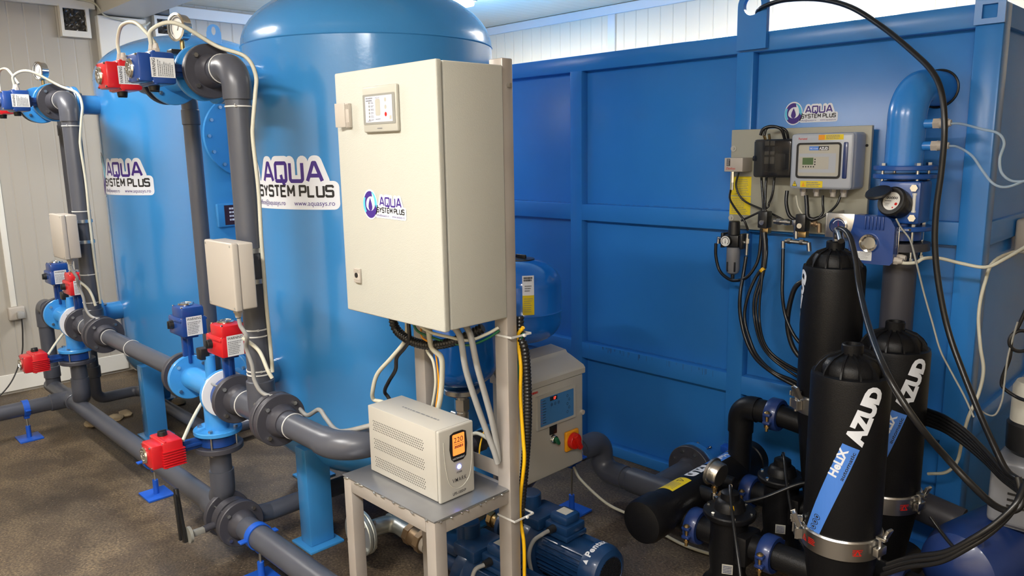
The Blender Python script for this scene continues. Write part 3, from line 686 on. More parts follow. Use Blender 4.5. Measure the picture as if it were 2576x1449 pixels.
    ties(None,(X(-2.83),YP,ZM),(1,0,0),RP+.0075,'white cable tie around the dark grey pipes of the '+w+' station','white cable ties of the '+w+' station')
    # control cable from the actuators down the riser
    gl=P1(-.02,0,.05)+V((0,0,.088)); xr=X(XV)+.02; yr=YP-RP-.012
    cable('control_cable',[gl,gl+V((.02,.0,.05)),gl+V((.09,.06,.07)),V((X(-2.84),YP+.0,ZT+.085)),V((X(XV)-.03,YP+.055,ZT+.04)),V((X(XV)+.04,YP+.055,ZT-.03)),V((X(XV)+.055,YP+.04,ZT-.1)),V((X(XV)+.053,YP+.024,ZT-.2)),V((X(XV)+.051,YP+.02,1.8)),V((X(XV)+.052,YP+.026,1.62)),V((X(XV)+.049,YP+.024,1.45)),V((X(XV)+.049,YP+.024,1.3)),V((X(XV)+.049,YP+.024,1.2)),V((X(XV)+.045,YP+.03,1.0)),V((X(XV)+.045,YP+.03,.93))],.0075,m_cable,'cream control cable from the blue top actuator down the '+w+' riser','cable','control cables down the risers')
    g2=P2(-.02,0,.05)+V((0,0,.088))
    cable('jumper_cable',[g2,g2+V((0,.0,.05)),g2+V((.06,.0,.10)),g2+V((.17,.01,.10)),g2+V((.26,.02,.05)),g2+V((.30,.03,.01))],.007,m_cable,'cream jumper cable arching from the red to the blue top actuator at the '+w+' tank','cable','jumper cables between top actuators')
    q=V((X(-2.60),1.175,1.172))
    cable('control_cable',[q,q+V((.0,.005,-.03)),q+V((.01,.02,-.07)),V((X(-2.635),1.21,1.05)),V((X(-2.63),1.225,.98)),V((X(-2.63),1.23,.92)),V((X(-2.61),1.25,.87)),V((X(-2.56),1.30,.85))],.008,m_grey,'grey control cable from the '+w+' junction box down the riser','cable','grey cables below the junction boxes')
    cable('control_cable',[V((X(-2.64),1.20,1.09)),V((X(-2.60),1.24,1.04)),V((X(-2.56),1.25,.97 if near else 1.0)),V((X(-2.55),1.26,.94))],.0075,m_cable,'loose cable end hooked beside the '+w+' riser','cable','loose cable ends beside the risers')
    # cable of the low actuator
    cable('control_cable',[V((X(-3.115),1.125,.585)),V((X(-3.17),1.19,.64)),V((X(-3.215),1.26,.695)),V((X(-3.24),1.34,.75)),V((X(-3.25),1.40,.80))],.0075,m_cable,'cream cable rising from the low red actuator of the '+w+' tank','cable','cables of the low actuators')
station(0,True); station(-2.03,False)
# left end of the manifold: elbow down to the floor
t=thing('manifold_pipe',(-5.85,YP,.2),'dark grey manifold end elbow dropping to the floor near the side wall','pipe','dark grey manifold pipes')
flange(t,'flange',(-5.445-.03,YP,ZM),(-1,0,0),.1,.024,m_pvcd,0)
part('pipe',G(m_pvc).tube(fillet([(-5.48,YP,ZM),(-5.83,YP,ZM),(-5.83,YP,.2)],.06,10),RP,28),t)
part('elbow',G(m_pvc).tube(fillet([(-5.70,YP,ZM),(-5.83,YP,ZM),(-5.83,YP,.63)],.055,10),RP+.006,28),t); part('collar',G(m_pvc).cyl((-5.83,YP,.27),(-5.83,YP,.35),RP+.006,n=28,ch=.003),t)
# ---- floor pipe
t=thing('floor_pipe',(-4.2,YP,0),'long dark grey floor pipe on blue stands in front of the tanks','pipe')
part('pipe',G(m_pvc).cyl((-5.9,YP,ZF),(-3.13,YP,ZF),RP+.001,n=30),t)
part('pipe',G(m_pvc).cyl((-3.0,YP,ZF),(-1.9,YP,ZF),RP+.004,n=30),t)
g=G(m_pvc).cyl((-5.55,YP,ZF),(-5.35,YP,ZF),RP+.009,n=30,ch=.004); g.cyl((-5.45,YP,ZF),(-5.45,YP-.12,ZF),RP+.009,n=30,ch=.004); g.cyl((-3.29,YP,ZF),(-3.19,YP,ZF),RP+.009,n=28,ch=.004); part('tee',g,t)
part('branch_pipe',G(m_pvc).cyl((-5.45,YP,ZF),(-5.45,.1,ZF),RP+.001,n=30),t)
g=G(m_pvc).tube(fillet([(-3.06,YP+.03,.19),(-3.09,1.46,.155),(-3.10,2.9,.15)],.05),RP-.004,24); part('branch_pipe',g,t)
flange(t,'flange',(-3.125,YP,ZF),(-1,0,0),.1,.026,m_pvcd,0,.04)
flange(t,'flange',(-2.995,YP,ZF),(1,0,0),.1,.03,m_pvcd,4,.05,.15)
g=G(m_pvcd).lathe([(.05,-.022),(.088,-.022),(.088,.022),(.05,.022)],(-3.06,YP,ZF),(1,0,0),40); g.cyl((-3.06,YP-.07,ZF),(-3.06,YP-.13,ZF-.005),.016,n=12)
part('valve_body',g,t)
hv=thing('hand_lever',(-3.06,1.12,.15),'black squeeze lever handle on the floor pipe valve','lever')
part('stem',G(m_hmid).box((-3.06,1.135,ZF-.005),(.024,.09,.024),.004).lathe([(0,0),(.035,0),(.035,.012),(0,.012)],(-3.06,1.10,ZF-.005),(0,-1,0),20),hv)
Rm=Matrix.Rotation(math.radians(-14),3,'X')
g=G(m_black); 
g.box((-3.095,1.078,.275),(.028,.016,.23),.004,R=Matrix.Rotation(math.radians(-12),3,'Y')); part('handle',g,hv)
g=G(m_black).box((-3.075,1.06,.28),(.016,.012,.20),.004,R=Matrix.Rotation(math.radians(-4),3,'Y')); part('latch',g,hv)
# pipe stands
def stand(x,y,zp,label,clampm=m_standb,R=RP+.001,yaw=0,ax=(1,0,0)):
    t=thing('pipe_stand',(x,y,0),label,'stand','blue pipe stands')
    Rz=Matrix.Rotation(yaw,3,'Z')
    part('base_plate',G(m_standb).box((x,y,.005),(.15,.13,.01),.001,R=Rz),t); part('socket',G(m_standb).cyl((x,y,.01),(x,y,.085),.014,n=20),t)
    part('threaded_rod',G(m_steel).tube([(x,y,.05+i*.004) for i in range(int((zp-R-.05)/.004))],.006,8,rf=lambda i:.0062 if i%2 else .0052),t)
    g=G(clampm).lathe([(R+.001,-.017),(R+.006,-.017),(R+.006,.017),(R+.001,.017),(R+.001,-.017)],(x,y,zp),ax,32); g.box((x,y,zp-R-.01),(.03,.03,.02),.003)
    if ax[0]: g.box((x,y-R-.018,zp),(.03,.03,.007),.001); g.box((x,y+R+.018,zp),(.03,.03,.007),.001)
    else: g.box((x-R-.018,y,zp),(.03,.03,.007),.001); g.box((x+R+.018,y,zp),(.03,.03,.007),.001)
    part('clamp',g,t)
stand(-4.0,YP,ZF,'blue pipe stand under the floor pipe beside the low red actuator')
stand(-5.45,1.03,ZF,'blue pipe stand under the branch pipe near the side wall',ax=(0,1,0))
stand(-2.83,YP,ZF,'blue pipe stand with clamp ring right of the lever valve',R=RP+.004)
# ================================================================ control cabinet on its welded stand
t=thing('control_cabinet',(-1.835,1.43,1.255),'tall cream metal control cabinet with touch screen mounted on the welded steel stand','cabinet')
x0,x1,y0,y1,z0,z1=-2.078,-1.592,1.30,1.543,1.256,1.986
part('body',G(m_cream).bx(x0+.003,x1-.002,y0+.026,y1,z0+.002,z1-.002,.004,3),t)
part('gasket',G(m_rub).bx(x0+.012,x1-.012,y0+.012,y0+.03,z0+.012,z1-.012),t,'dark door seal')
d=part('door',G(m_cream).bx(x0,x1,y0,y0+.021,z0,z1,.005,3),t)
g=G(m_hmi).bx(-1.917,-1.753,y0-.012,y0,1.806,1.934,.004,3); hm=part('touch_panel',g,d,'silver grey touch panel')
its=[(rrect(.004,.022,.158,.106,.003),m_hmid,.0006),(rrect(.016,.028,.146,.1),m_lcd,.001),(rrect(.066,.045,.09,.092,.006),m_hmi,.0014)]
its+=[(bars(.02,.085,.055,.098,2),m_inkg,.0014),(fit('AQUA',.066,.088,.093,.004),m_inkg,.0014)]
for i,c in enumerate((m_hmi,m_hmi,m_redp)): its.append((ell(.115,.088-.02*i,.0055,.0062,14),c,.0014))
for i in range(6): its+=[(ell(.036,.082-.0095*i,.0035,.0036,10),m_hmid,.0014),(bars(.043,.079-.0095*i,.06,.085-.0095*i,2,seed=i+2),m_inkg,.0014)]
its+=[(bars(.025,.03,.045,.034,1),m_inkg,.0014),(bars(.066,.034,.09,.038,1),m_inkg,.0014),(rrect(.132,.034,.142,.044),m_hmi,.0014),(bars(.07,.008,.095,.013,1),m_inkg,.0006)]
decal('screen_face',d,its,planeY(-1.917,y0-.0125,1.806))
# latches
g=G(m_white).bx(-2.012,-1.992,y0-.012,y0,1.823,1.894,.002)
for i in range(5): g.bx(-2.011,-1.993,y0-.0135,y0-.011,1.826+i*.003,1.8275+i*.003); g.bx(-2.011,-1.993,y0-.0135,y0-.011,1.878+i*.003,1.8795+i*.003)
l=part('latch',g,d)
R=Matrix.Rotation(math.radians(-40),3,'Z'); part('latch_flap',G(m_white).box((-2.031,y0-.016,1.860),(.040,.004,.070),.001,R=Matrix.Rotation(math.radians(14),3,'Z')),l)
g=G(m_white).bx(-2.018,-1.986,y0-.009,y0,1.352,1.397,.002)
for i in range(4): g.bx(-2.016,-1.988,y0-.0105,y0-.008,1.354+i*.003,1.3555+i*.003); g.bx(-2.016,-1.988,y0-.0105,y0-.008,1.385+i*.003,1.3865+i*.003)
l=part('latch',g,d); part('keyhole',G(m_black).cyl((-2.002,y0-.008,1.376),(-2.002,y0-.0105,1.376),.008,n=16),l)
decal('logo_sticker',d,logo(.086,-.02),planeY(-1.955,y0,1.555),0,'oval swirl logo sticker')
g=G(m_white)
for x,y in ((-1.70,1.42),(-1.735,1.45),(-1.95,1.42),(-1.98,1.46),(-1.90,1.42)): g.cyl((x,y,z0+.003),(x,y,z0-.02),.013,n=6)
part('cable_glands',g,t)
# stand
t=thing('steel_stand',(-1.84,1.4,0),'welded bare steel stand with small table top, holding the cabinet and the power supply','stand')
for x,y,h in ((-2.060,1.272,.705),(-1.628,1.272,.705)): part('leg',G(m_alu).bx(x-.022,x+.022,y-.022,y+.022,0,h,.004),t)
for x in (-2.035,-1.626): part('post',G(m_alu).bx(x-.028,x+.028,1.545,1.587,0,2.005,.004),t)
g=G(m_alu).bx(-2.04,-1.65,1.25,1.272,.66,.705,.003); g.bx(-1.65,-1.607,1.29,1.545,.66,.705,.003).bx(-2.082,-2.04,1.29,1.545,.66,.705,.003).bx(-2.04,-1.65,1.55,1.575,.66,.705,.003); part('apron_rail',g,t)
g=G(m_alu).bx(-2.01,-1.652,1.548,1.552,.735,.785,.001).bx(-2.01,-1.652,1.55,1.582,.735,.74,.001); part('cross_brace',g,t,'angle iron brace behind the table top')
g=G(m_plate).bx(-2.084,-1.606,1.248,1.552,.705,.710,.001); tp=part('table_top',g,t)
g=G(m_steel); rnd=random.Random(5)
def bead(a,b,n):
    for i in range(n):
        s=(i+rnd.random()*.6)/n; p=V(a).lerp(V(b),s); g.box(p,(.012+rnd.random()*.012,.005,.004),.0015,R=Matrix.Rotation(rnd.uniform(-.5,.5),3,'Z'))
bead((-2.08,1.247,.704),(-1.61,1.247,.704),9); bead((-1.605,1.25,.704),(-1.605,1.55,.704),8)
g.tube(spline([(-1.604,1.26,.706),(-1.603,1.33,.704),(-1.604,1.42,.706),(-1.603,1.50,.704),(-1.605,1.549,.706)]),.0022,6)
part('weld_beads',g,t,'shiny weld beads along the edge')
part('bolt',G(m_steel).cyl((-1.598,1.565,1.93),(-1.585,1.565,1.93),.006,n=6),t)
# UPS
ux0,ux1,uy0,uy1,uz0,uz1=-2.034,-1.672,1.327,1.464,.712,.940
t=thing('power_supply',(-1.853,1.395,uz0),'off-white box-shaped backup power supply with glowing orange display on the steel table','power supply')
part('case',G(m_ups).bx(ux0,ux1-.014,uy0,uy1,uz0+.004,uz1,.003),t)
b=part('front_bezel',G(m_ups).bx(ux1-.0128,ux1,uy0-.001,uy1+.001,uz0,uz1+.001,.006,3),t)
v=[];f=[]
for band,(zt,sh) in enumerate(((.893,0),(.832,.0),(.770,.0))):
    for r in range(5):
        for c in range(30):
            if r%2==0 or c<30:
                x=.028+.0088*c+(.0044 if r%2 else 0)+band*.002; z=zt-.0075*r-.0*c; k=len(v); s=.0021
                v+=[(x+s*math.cos(PI/3*i),z-.712+s*math.sin(PI/3*i)) for i in range(6)]; f.append(tuple(range(k,k+6)))
decal('vent_holes',t,[((v,f),m_upsd,.0004)],planeY(ux0,uy0,.712),0,'three bands of small vent holes')
mp=planeX(ux1,uy0,uz0)
oval=[(.043,.205),(.040,.16),(.046,.128),(.056,.118),(.092,.118),(.104,.128),(.109,.165),(.105,.205),(.092,.211),(.058,.211)]
part('display_bezel',G(m_black).prism(oval,(ux1-.001,uy0,uz0),(0,1,0),(0,0,1),.003),b) 
decal('display',b,[(rrect(.051,.138,.098,.204,.004),m_orange,.0026),(fit('220',.056,.092,.178,.016,.0),m_ink,.003),(bars(.058,.160,.092,.168,2,jit=False,fill=.9),m_ink,.003),(bars(.056,.171,.094,.174,1,jit=False),m_ink,.003),(fit('FUNCTION DISPLAY',.05,.097,.125,.0055),m_stick,.0026)],mp,0,'glowing orange display')
part('power_light',G(m_led).lathe([(0,-.001),(.0075,-.001),(.007,.002),(.004,.0035),(0,.004)],(ux1,uy0+.076,uz0+.098),(1,0,0),20),b,'glowing blue power light')
decal('lettering',b,[(fit('POWER',.066,.087,.078,.006,.01),m_ink,.0006),(fit('VMARK',.048,.104,.052,.013,.003,0,1.2),m_ink,.0006),(fit('UPS-1000VP',.048,.100,-.0+.012,.009,.015),m_ink,.0006)],mp)
gr=[V((ux1+.0004,uy0+a,uz0+c)) for a,c in ((.018,.19),(.022,.12),(.034,.06),(.055,.036),(.076,.030),(.098,.038),(.118,.062),(.128,.12),(.132,.19))]
part('groove',G(m_hmi).tube(spline(gr),.0014,6),b)
decal('top_print',t,[(bars(.10,.06,.30,.072,1,seed=4),m_inkg,.0005)],planeZ(ux0,uy0,uz1))
# ---- cables and hoses around the cabinet
def corr(name,pts,r,label,cat='hose',m=None):
    p=spline(pts,14); L=sum((b-a).length for a,b in zip(p,p[1:])); n=int(L/.0028); acc=[0]
    for a,b in zip(p,p[1:]): acc.append(acc[-1]+(b-a).length)
    q=[];j=0
    for i in range(n+1):
        s=L*i/n
        while j<len(acc)-2 and acc[j+1]<s: j+=1
        q.append(p[j].lerp(p[j+1],(s-acc[j])/max(acc[j+1]-acc[j],1e-9)))
    return solo(name,G(m or m_rub).tube(q,r,12,rf=lambda i:r if (i//2)%2 else r*.84),label,cat,None,60)
Y_=lambda x,y,v: AY(x,y,v)
corr('corrugated_hose',[(-2.035,1.44,1.25),Y_(995,825,1.45),Y_(1030,855,1.45),Y_(1075,868,1.46),Y_(1120,864,1.47),Y_(1165,850,1.49),Y_(1215,825,1.52)],.016,'black corrugated conduit looping under the control cabinet')
corr('corrugated_hose',[(-1.612,1.612,1.25),Y_(1308,845,1.61),Y_(1320,880,1.615),Y_(1326,960,1.62),Y_(1327,1060,1.62),Y_(1322,1150,1.625),Y_(1314,1240,1.62),Y_(1306,1330,1.615)],.0145,'black corrugated conduit running down the back of the right-hand stand post')
cable('earth_cable',[(-1.585,1.60,1.22),Y_(1302,850,1.60),Y_(1310,920,1.60),Y_(1309,1000,1.60),Y_(1316,1100,1.60),Y_(1319,1160,1.60),Y_(1310,1240,1.60),Y_(1308,1300,1.60),Y_(1318,1370,1.60),Y_(1319,1470,1.60)],.006,m_yelc,'yellow earth cable running down beside the stand post')
cable('earth_cable',[(-1.592,1.606,1.20),Y_(1306,880,1.604),Y_(1306,960,1.604),Y_(1313,1050,1.606),Y_(1318,1110,1.606)],.0035,m_green,'thin green cable alongside the yellow earth cable')
GR='grey cables hanging under the cabinet'
cable('power_cable',[(-1.70,1.42,1.24),Y_(1158,850,1.42),Y_(1172,930,1.44),Y_(1197,1010,1.47),Y_(1222,1080,1.50),Y_(1243,1135,1.52),Y_(1252,1165,1.53)],.0095,m_grey,'thick grey cable from cabinet to table edge, the one hanging nearer the cabinet door','cable',GR)
cable('power_cable',[(-1.68,1.45,1.24),Y_(1184,845,1.45),Y_(1200,920,1.46),Y_(1222,1000,1.49),Y_(1238,1060,1.51),Y_(1250,1120,1.53),Y_(1254,1160,1.535)],.0095,m_grey,'thick grey cable from cabinet to table edge, the one hanging nearer the post','cable',GR)
cable('power_cable',[(-1.86,1.45,1.24),Y_(1085,870,1.45),Y_(1110,900,1.47),Y_(1112,950,1.49),Y_(1108,1000,1.5),Y_(1100,1060,1.5),V((-1.86,1.50,.76))],.009,m_cable,'cream cable dropping behind the power supply beside the left stand post')
cable('power_cable',[(-1.9,1.45,1.24),Y_(1072,875,1.47),Y_(1090,910,1.48),Y_(1096,960,1.49),Y_(1090,1010,1.5),Y_(1080,1060,1.5),V((-1.90,1.50,.76))],.005,m_cable,'thin cream cable dropping close to the left stand post')
cable('earth_cable',[(-1.88,1.45,1.24),Y_(1060,845,1.45),Y_(1090,870,1.46),Y_(1100,920,1.48),Y_(1103,970,1.49),Y_(1098,1040,1.5),V((-1.87,1.51,.76))],.003,m_oyel,'thin yellow wire dropping behind the power supply')
cable('power_cable',[(-1.98,1.46,1.24),Y_(1024,835,1.46),Y_(1018,860,1.46),Y_(985,900,1.46),Y_(950,940,1.46),Y_(938,980,1.46),Y_(940,1005,1.475),V((-2.17,1.49,.87)),V((-2.10,1.50,.80))],.0075,m_cable,'white mains cable bowing out beside the tank down to the power supply')
cable('power_cable',[(-1.95,1.44,1.24),Y_(1030,850,1.44),Y_(1018,875,1.44),Y_(998,900,1.44),Y_(995,930,1.44),Y_(978,960,1.44),Y_(968,985,1.46),V((-2.12,1.475,.90)),V((-2.06,1.49,.80))],.0065,m_rub,'black mains cable beside the white one above the power supply')
cable('earth_cable',[(-1.92,1.43,1.24),Y_(1048,830,1.43),Y_(1080,846,1.45),Y_(1130,862,1.47),Y_(1180,868,1.49),Y_(1225,852,1.52),Y_(1256,832,1.54)],.004,m_green,'green and yellow wire sagging under the cabinet to the post')
cable('signal_cable',[(-1.91,1.42,1.24),Y_(1075,832,1.42),Y_(1130,848,1.44),Y_(1180,856,1.47),Y_(1225,840,1.51),Y_(1254,824,1.54)],.005,m_cable,'cream wire sagging under the cabinet to the post')
def boxtie(px,py):
    p=AX(px,py,-1.597); z=p.z; g=G(m_wcable)
    x0,x1,y0,y1=-1.657,-1.578,1.542,1.628
    g.prism([(x0,y0),(x1+.03-.03,y0),(x1,y1),(x0,y1)],(0,0,z-.003),(1,0,0),(0,1,0),.006,[(x0+.002,y0+.002),(x1-.002,y0+.002),(x1-.002,y1-.002),(x0+.002,y1-.002)])
    g.box((x1+.003,1.595,z),(.008,.008,.009),.001)
    return g
solo('cable_tie',boxtie(1300,842),'white cable tie strapping the hoses to the stand post just under the cabinet','cable tie')
solo('cable_tie',boxtie(1303,1300),'white cable tie strapping the hoses to the stand post below the table','cable tie')
cable('control_cable',[(-2.56,1.36,.80),(-2.53,1.38,.77),(-2.45,1.385,.81),(-2.38,1.37,.80),(-2.28,1.345,.79),(-2.21,1.34,.80),(-2.10,1.36,.84),(-2.0,1.42,.88)],.0085,m_grey,'grey control cable lying along the manifold pipe toward the power supply')
# ================================================================ pressure vessels
def vessel(x,y,R,zt,zs,zb,label,lab):
    t=thing('pressure_vessel',(x,y,zb),label,'pressure vessel','blue pressure vessels of the pumps')
    h1,h2=zt-.02,zb+.01; pr=[(0,h2)]
    for k in range(1,11):
        a=-PI/2+PI/2*k/10; pr.append((R*math.cos(a)**.8 if k<10 else R,h2+R*.62*(1+math.sin(a))))
    e=zt-R*.66; pr+=[(R,zs-.006),(R+.004,zs),(R,zs+.006),(R,e)]
    for k in range(1,11):
        a=PI/2*k/10; pr.append((max(0,R*math.cos(a))**.9*R**.1 if k<10 else 0,e+R*.62*math.sin(a)))
    part('body',G(m_vessel).lathe(pr,(x,y,0),n=64),t)
    part('cap',G(m_black).lathe([(.062,zt-.022),(.06,zt-.008),(.03,zt-.004),(0,zt-.004)],(x,y,0),n=32).box((x,y,zt+.002),(.06,.012,.018),.004),t,'black plastic cap')
    if lab: decal('label',t,[(rrect(0,.0,.05,.17),m_stick,.0006),(rrect(0,0,.05,.085),m_yel,.001),(bars(.006,.145,.045,.165,2,fill=.8),m_ink,.001),(bars(.01,.1,.04,.13,3),m_inkg,.001),(bars(.006,.01,.045,.075,7,fill=.25),m_inkg,.0014)],cylm(x,y,R,math.radians(-44),1.055),.02,'white and yellow label')
    return t
vessel(-2.365,2.38,.178,1.282,1.045,.885,'blue pressure vessel with white and yellow label behind the grey pump controller',True)
tv=vessel(-2.235,1.90,.147,1.29,1.064,.822,'blue pressure vessel hanging under the cabinet with valve beneath it',False)
x,y=-2.235,1.90
part('flange',G(m_steel).cyl((x,y,.80),(x,y,.825),.075,n=32,ch=.004),tv)
part('valve_stack',G(m_sst).cyl((x,y,.70),(x,y,.80),.024,n=16).cyl((x,y,.73),(x,y,.775),.032,n=6).cyl((x,y,.60),(x,y,.72),.027,n=20).cyl((x-.06,y,.70),(x,y,.70),.012,n=12).cyl((x,y-.0,.68),(x,y-.05,.68),.01,n=12),tv)
part('valve_handle',G(m_redp).box((x-.01,y-.06,.67),(.016,.01,.07),.003),tv,'red lever')
g=G(m_hmid).tube(fillet([(x+.04,y+.12,.93),(x+.09,y+.15,.80),(x+.09,y+.15,.66)],.03),.014,12); g.tube(fillet([(x+.17,y+.18,.86),(x+.09,y+.15,.79)],.02),.013,12); part('hose_tail',g,tv)
m_pvcg=m_pvcd
t=thing('pump_header',(x,1.9,.45),'dark pipe header between the pumps and the hanging pressure vessel','pipe')
part('pipe',G(m_pvcd).tube(fillet([(x,1.76,.30),(x,1.76,.56),(x,1.90,.57),(x,2.12,.56),(x,2.12,.32)],.05),.032,20).cyl((x,1.90,.56),(x,1.90,.605),.034,n=20),t)
part('union_nut',G(m_black).cyl((x,1.80,.56),(x,1.85,.565),.045,n=8).cyl((x,1.95,.57),(x,2.0,.57),.045,n=8).cyl((x+.0,1.83,.56),(x+.07,1.83,.58),.012,n=8),t)
cable('signal_cable',[Y_(1140,1085,1.8),Y_(1165,1100,1.78),Y_(1200,1090,1.75),Y_(1235,1110,1.7),Y_(1262,1140,1.66)],.007,m_cable,'cream cable curling beside the union nut behind the power supply')
cable('earth_cable',[Y_(1226,1070,1.8),Y_(1216,1090,1.78),Y_(1208,1120,1.74),Y_(1205,1150,1.7)],.003,m_yelc,'thin yellow wire looping down behind the power supply')
# ================================================================ pump controller
t=thing('pump_controller',(-2.2,2.3,.36),'light grey pump controller box with blue keypad and red rotary switch','control box')
pro=[(-2.295,.365),(-2.10,.365),(-2.10,.772),(-2.295,.772)]
part('case',G(m_ups).bx(-2.298,-2.10,2.125,2.49,.365,.775,.008,3),t)
lid=[(-2.30,.777),(-2.096,.777),(-2.096,.80),(-2.106,.812),(-2.185,.845),(-2.20,.85),(-2.21,.862),(-2.30,.872)]
o=part('lid',G(m_ups).prism(lid,(0,2.50,0),(1,0,0),(0,0,1),.385),t)
bp=G(m_ups).prism([(2.185,.594),(2.425,.594),(2.425,.74),(2.185,.74)],(-2.10,0,0),(0,1,0),(0,0,1),.012); kp=part('keypad_frame',bp,t)
its=[(rrect(.016,.012,.226,.134,.004),m_bpanel,.0006),(rrect(.075,.112,.12,.13),m_ink,.001),(fit('17',.098,.112,.115,.011,.02),m_ledr,.0014)]
for i in range(3): its.append((cres(.085+.022*i,.095,.0065,.0065,.005,.005,0,0,0,360,16),m_ink,.001)); its.append((ell(.085+.022*i,.095,.002,.002,8),m_ink,.001))
for i in range(5): its.append((cres(.185+.012*(i%2),.11-.018*i,.006,.006,.0045,.0045,0,0,0,360,16),m_ink,.001))
for i in range(9): its+=[(ell(.024,.122-.012*i,.002,.002,8),m_redp,.001),(bars(.03,.119-.012*i,.052,.125-.012*i,1,seed=i),m_ink,.001)]
decal('keypad',kp,its,planeX(-2.0875,2.185,.594),0,'blue keypad with red digits')
decal('logo_print',t,[(bars(.0,.0,.09,.012,1,fill=.8,seed=2),m_redp,.0006)],planeX(-2.10,2.135,.752))
g=G(m_oyel).box((-2.092,2.402,.492),(.016,.085,.09),.006,3); sw=part('switch_plate',g,t,'yellow switch plate')
g=G(m_redp).cyl((-2.086,2.402,.492),(-2.062,2.402,.492),.037,.035,n=32,ch=.003); g.box((-2.055,2.402,.492),(.022,.022,.075),.005,R=Matrix.Rotation(.5,3,'X')); part('switch_knob',g,sw,'red rotary knob')
g=G(m_black).box((-2.096,2.288,.573),(.006,.045,.045),.003); part('switch_tag',g,t)
sw=part('key_switch',G(m_chr).cyl((-2.10,2.29,.527),(-2.083,2.29,.527),.021,.018,n=24,ch=.002),t); part('selector',G(m_green).box((-2.074,2.29,.525),(.018,.014,.036),.004,R=Matrix.Rotation(.5,3,'X')),sw,'dark green selector')
part('hinge_screw',G(m_white).cyl((-2.10,2.478,.60),(-2.088,2.478,.60),.011,n=16),t)
part('bracket',G(m_steel).box((-2.28,2.30,.358),(.05,.10,.014),.002),t)
# ================================================================ pumps
def pump(y,label):
    z=.165; xe=-1.635; R=.1
    t=thing('water_pump',(-1.9,y,0),label,'pump','dark blue motor pumps')
    g=G(m_pump).lathe([(.078,-.30),(.085,-.29),(.085,-.05),(.078,-.04),(0,-.04)],(xe,y,z),(1,0,0),36); 
    for k in range(30):
        a=2*PI*k/30
        if math.sin(a)>.80: continue
        g.box((xe-.175,y+math.cos(a)*.09,z+math.sin(a)*.09),(.24,.004,.022),R=Matrix.Rotation(a-PI/2,3,'X'))
    part('motor',g,t)
    g=G(m_pump).lathe([(.098,-.085),(.104,-.08),(.104,-.035),(.092,-.010),(.072,-.002),(.070,-.006),(0,-.006)],(xe,y,z),(1,0,0),44); fc=part('fan_cover',g,t)
    g=G(m_black)
    for i in range(-7,8):
        w=math.sqrt(max(.066**2-(i*.0088)**2,0)); g.box((xe-.003,y,z+i*.0088),(.003,2*w,.002)); g.box((xe-.003,y+i*.0088,z),(.003,.002,2*w))
    part('grille',g,fc,'black fan grille')
    sh=txt('Pentax',.026,.035,0,1.1)
    # lettering runs around the cover from the camera side over the top
    a1=math.radians(146); mp3=lambda u,v,l:V((xe-.060-v,y+(.104+l)*math.cos(a1-u/.104),z+(.104+l)*math.sin(a1-u/.104)))
    decal('lettering',fc,[(at(sh,.03,-.012),m_stick,.0008),(poly([(0,-.012),(.018,-.012),(.009,.01)]),m_stick,.0008)],mp3,.012)
    x=xe-.23
    g=G(m_pump).box((x,y,z+.098),(.125,.12,.02),.004).box((x,y,z+.125),(.115,.11,.035),.006); part('terminal_box',g,t)
    g=G(m_pump).box((x,y,z+.16),(.092,.088,.04),.014,2); tc=part('terminal_cover',g,t); decal('rating_plate',tc,[(rrect(-.026,-.024,.026,.024),m_hmi,.0006)],planeZ(x,y,z+.18))
    part('cable_gland',G(m_black).cyl((x-.01,y-.055,z+.125),(x-.01,y-.085,z+.125),.016,.013,n=16),t)
    xp=xe-.36
    g=G(m_pump).lathe([(0,-.05),(.08,-.05),(.125,-.035),(.13,-.005),(.13,.02),(.11,.035),(.085,.045),(.085,.09),(0,.09)],(xp,y,z),(1,0,0),40)
    g.box((xp-.0,y,z+.12),(.12,.16,.05),.01).lathe([(0,-.22),(.06,-.22),(.06,-.2),(.042,-.19),(.042,-.04)],(xp,y,z),(1,0,0),28)
    g.cyl((xp-.06,y,z+.05),(xp-.06,y,z+.20),.045,n=24,ch=.004).box((xp-.15,y,z+.08),(.16,.11,.05),.02)
    part('casing',g,t)
    g=G(m_pump).box((xe-.2,y,.035),(.18,.15,.012),.003).box((xe-.2,y-.05,.05),(.16,.012,.04),.003).box((xe-.2,y+.05,.05),(.16,.012,.04),.003).box((xp,y,.02),(.10,.17,.04),.005).box((xe-.2,y,.015),(.12,.13,.03),.004); part('foot',g,t)
    g=G(m_brass).cyl((xp-.215,y,z),(xp-.25,y,z),.036,n=8).cyl((xp-.25,y,z),(xp-.275,y,z),.03,n=20).cyl((xp-.275,y,z),(xp-.30,y,z),.037,n=8); part('brass_union',g,t,'brass pipe union')
    return t
pump(2.10,'dark blue motor pump in full view beside the steel stand, white lettering on it')
pump(1.76,'dark blue motor pump partly hidden under the steel table')
t=thing('suction_header',(-2.6,1.8,.1),'galvanised suction header with blanked flange under the steel table','pipe')
g=G(m_galv).tube(fillet([(-2.56,1.62,.19),(-2.56,1.765,.18),(-2.40,1.765,.168)],.05,8),.036,24); g.tube(fillet([(-2.56,1.75,.185),(-2.56,2.10,.17),(-2.36,2.10,.165)],.05,8),.036,24); part('pipe',g,t)
f=flange(t,'flange',(-2.56,1.615,.19),(0,1,0),.095,.016,m_galv,0); f2=flange(t,'blank_flange',(-2.56,1.595,.19),(0,-1,0),.095,.018,m_galv,4,0,.035,br=.013)
part('gasket',G(m_rub).cyl((-2.56,1.603,.19),(-2.56,1.608,.19),.088,n=40),t)
g=G(m_bronze).cyl((-2.44,1.765,.172),(-2.41,1.765,.17),.046,n=8).cyl((-2.41,1.765,.17),(-2.36,1.762,.168),.041,n=24).cyl((-2.36,1.762,.168),(-2.33,1.76,.167),.047,n=8); part('check_valve',g,t,'bronze check valve')
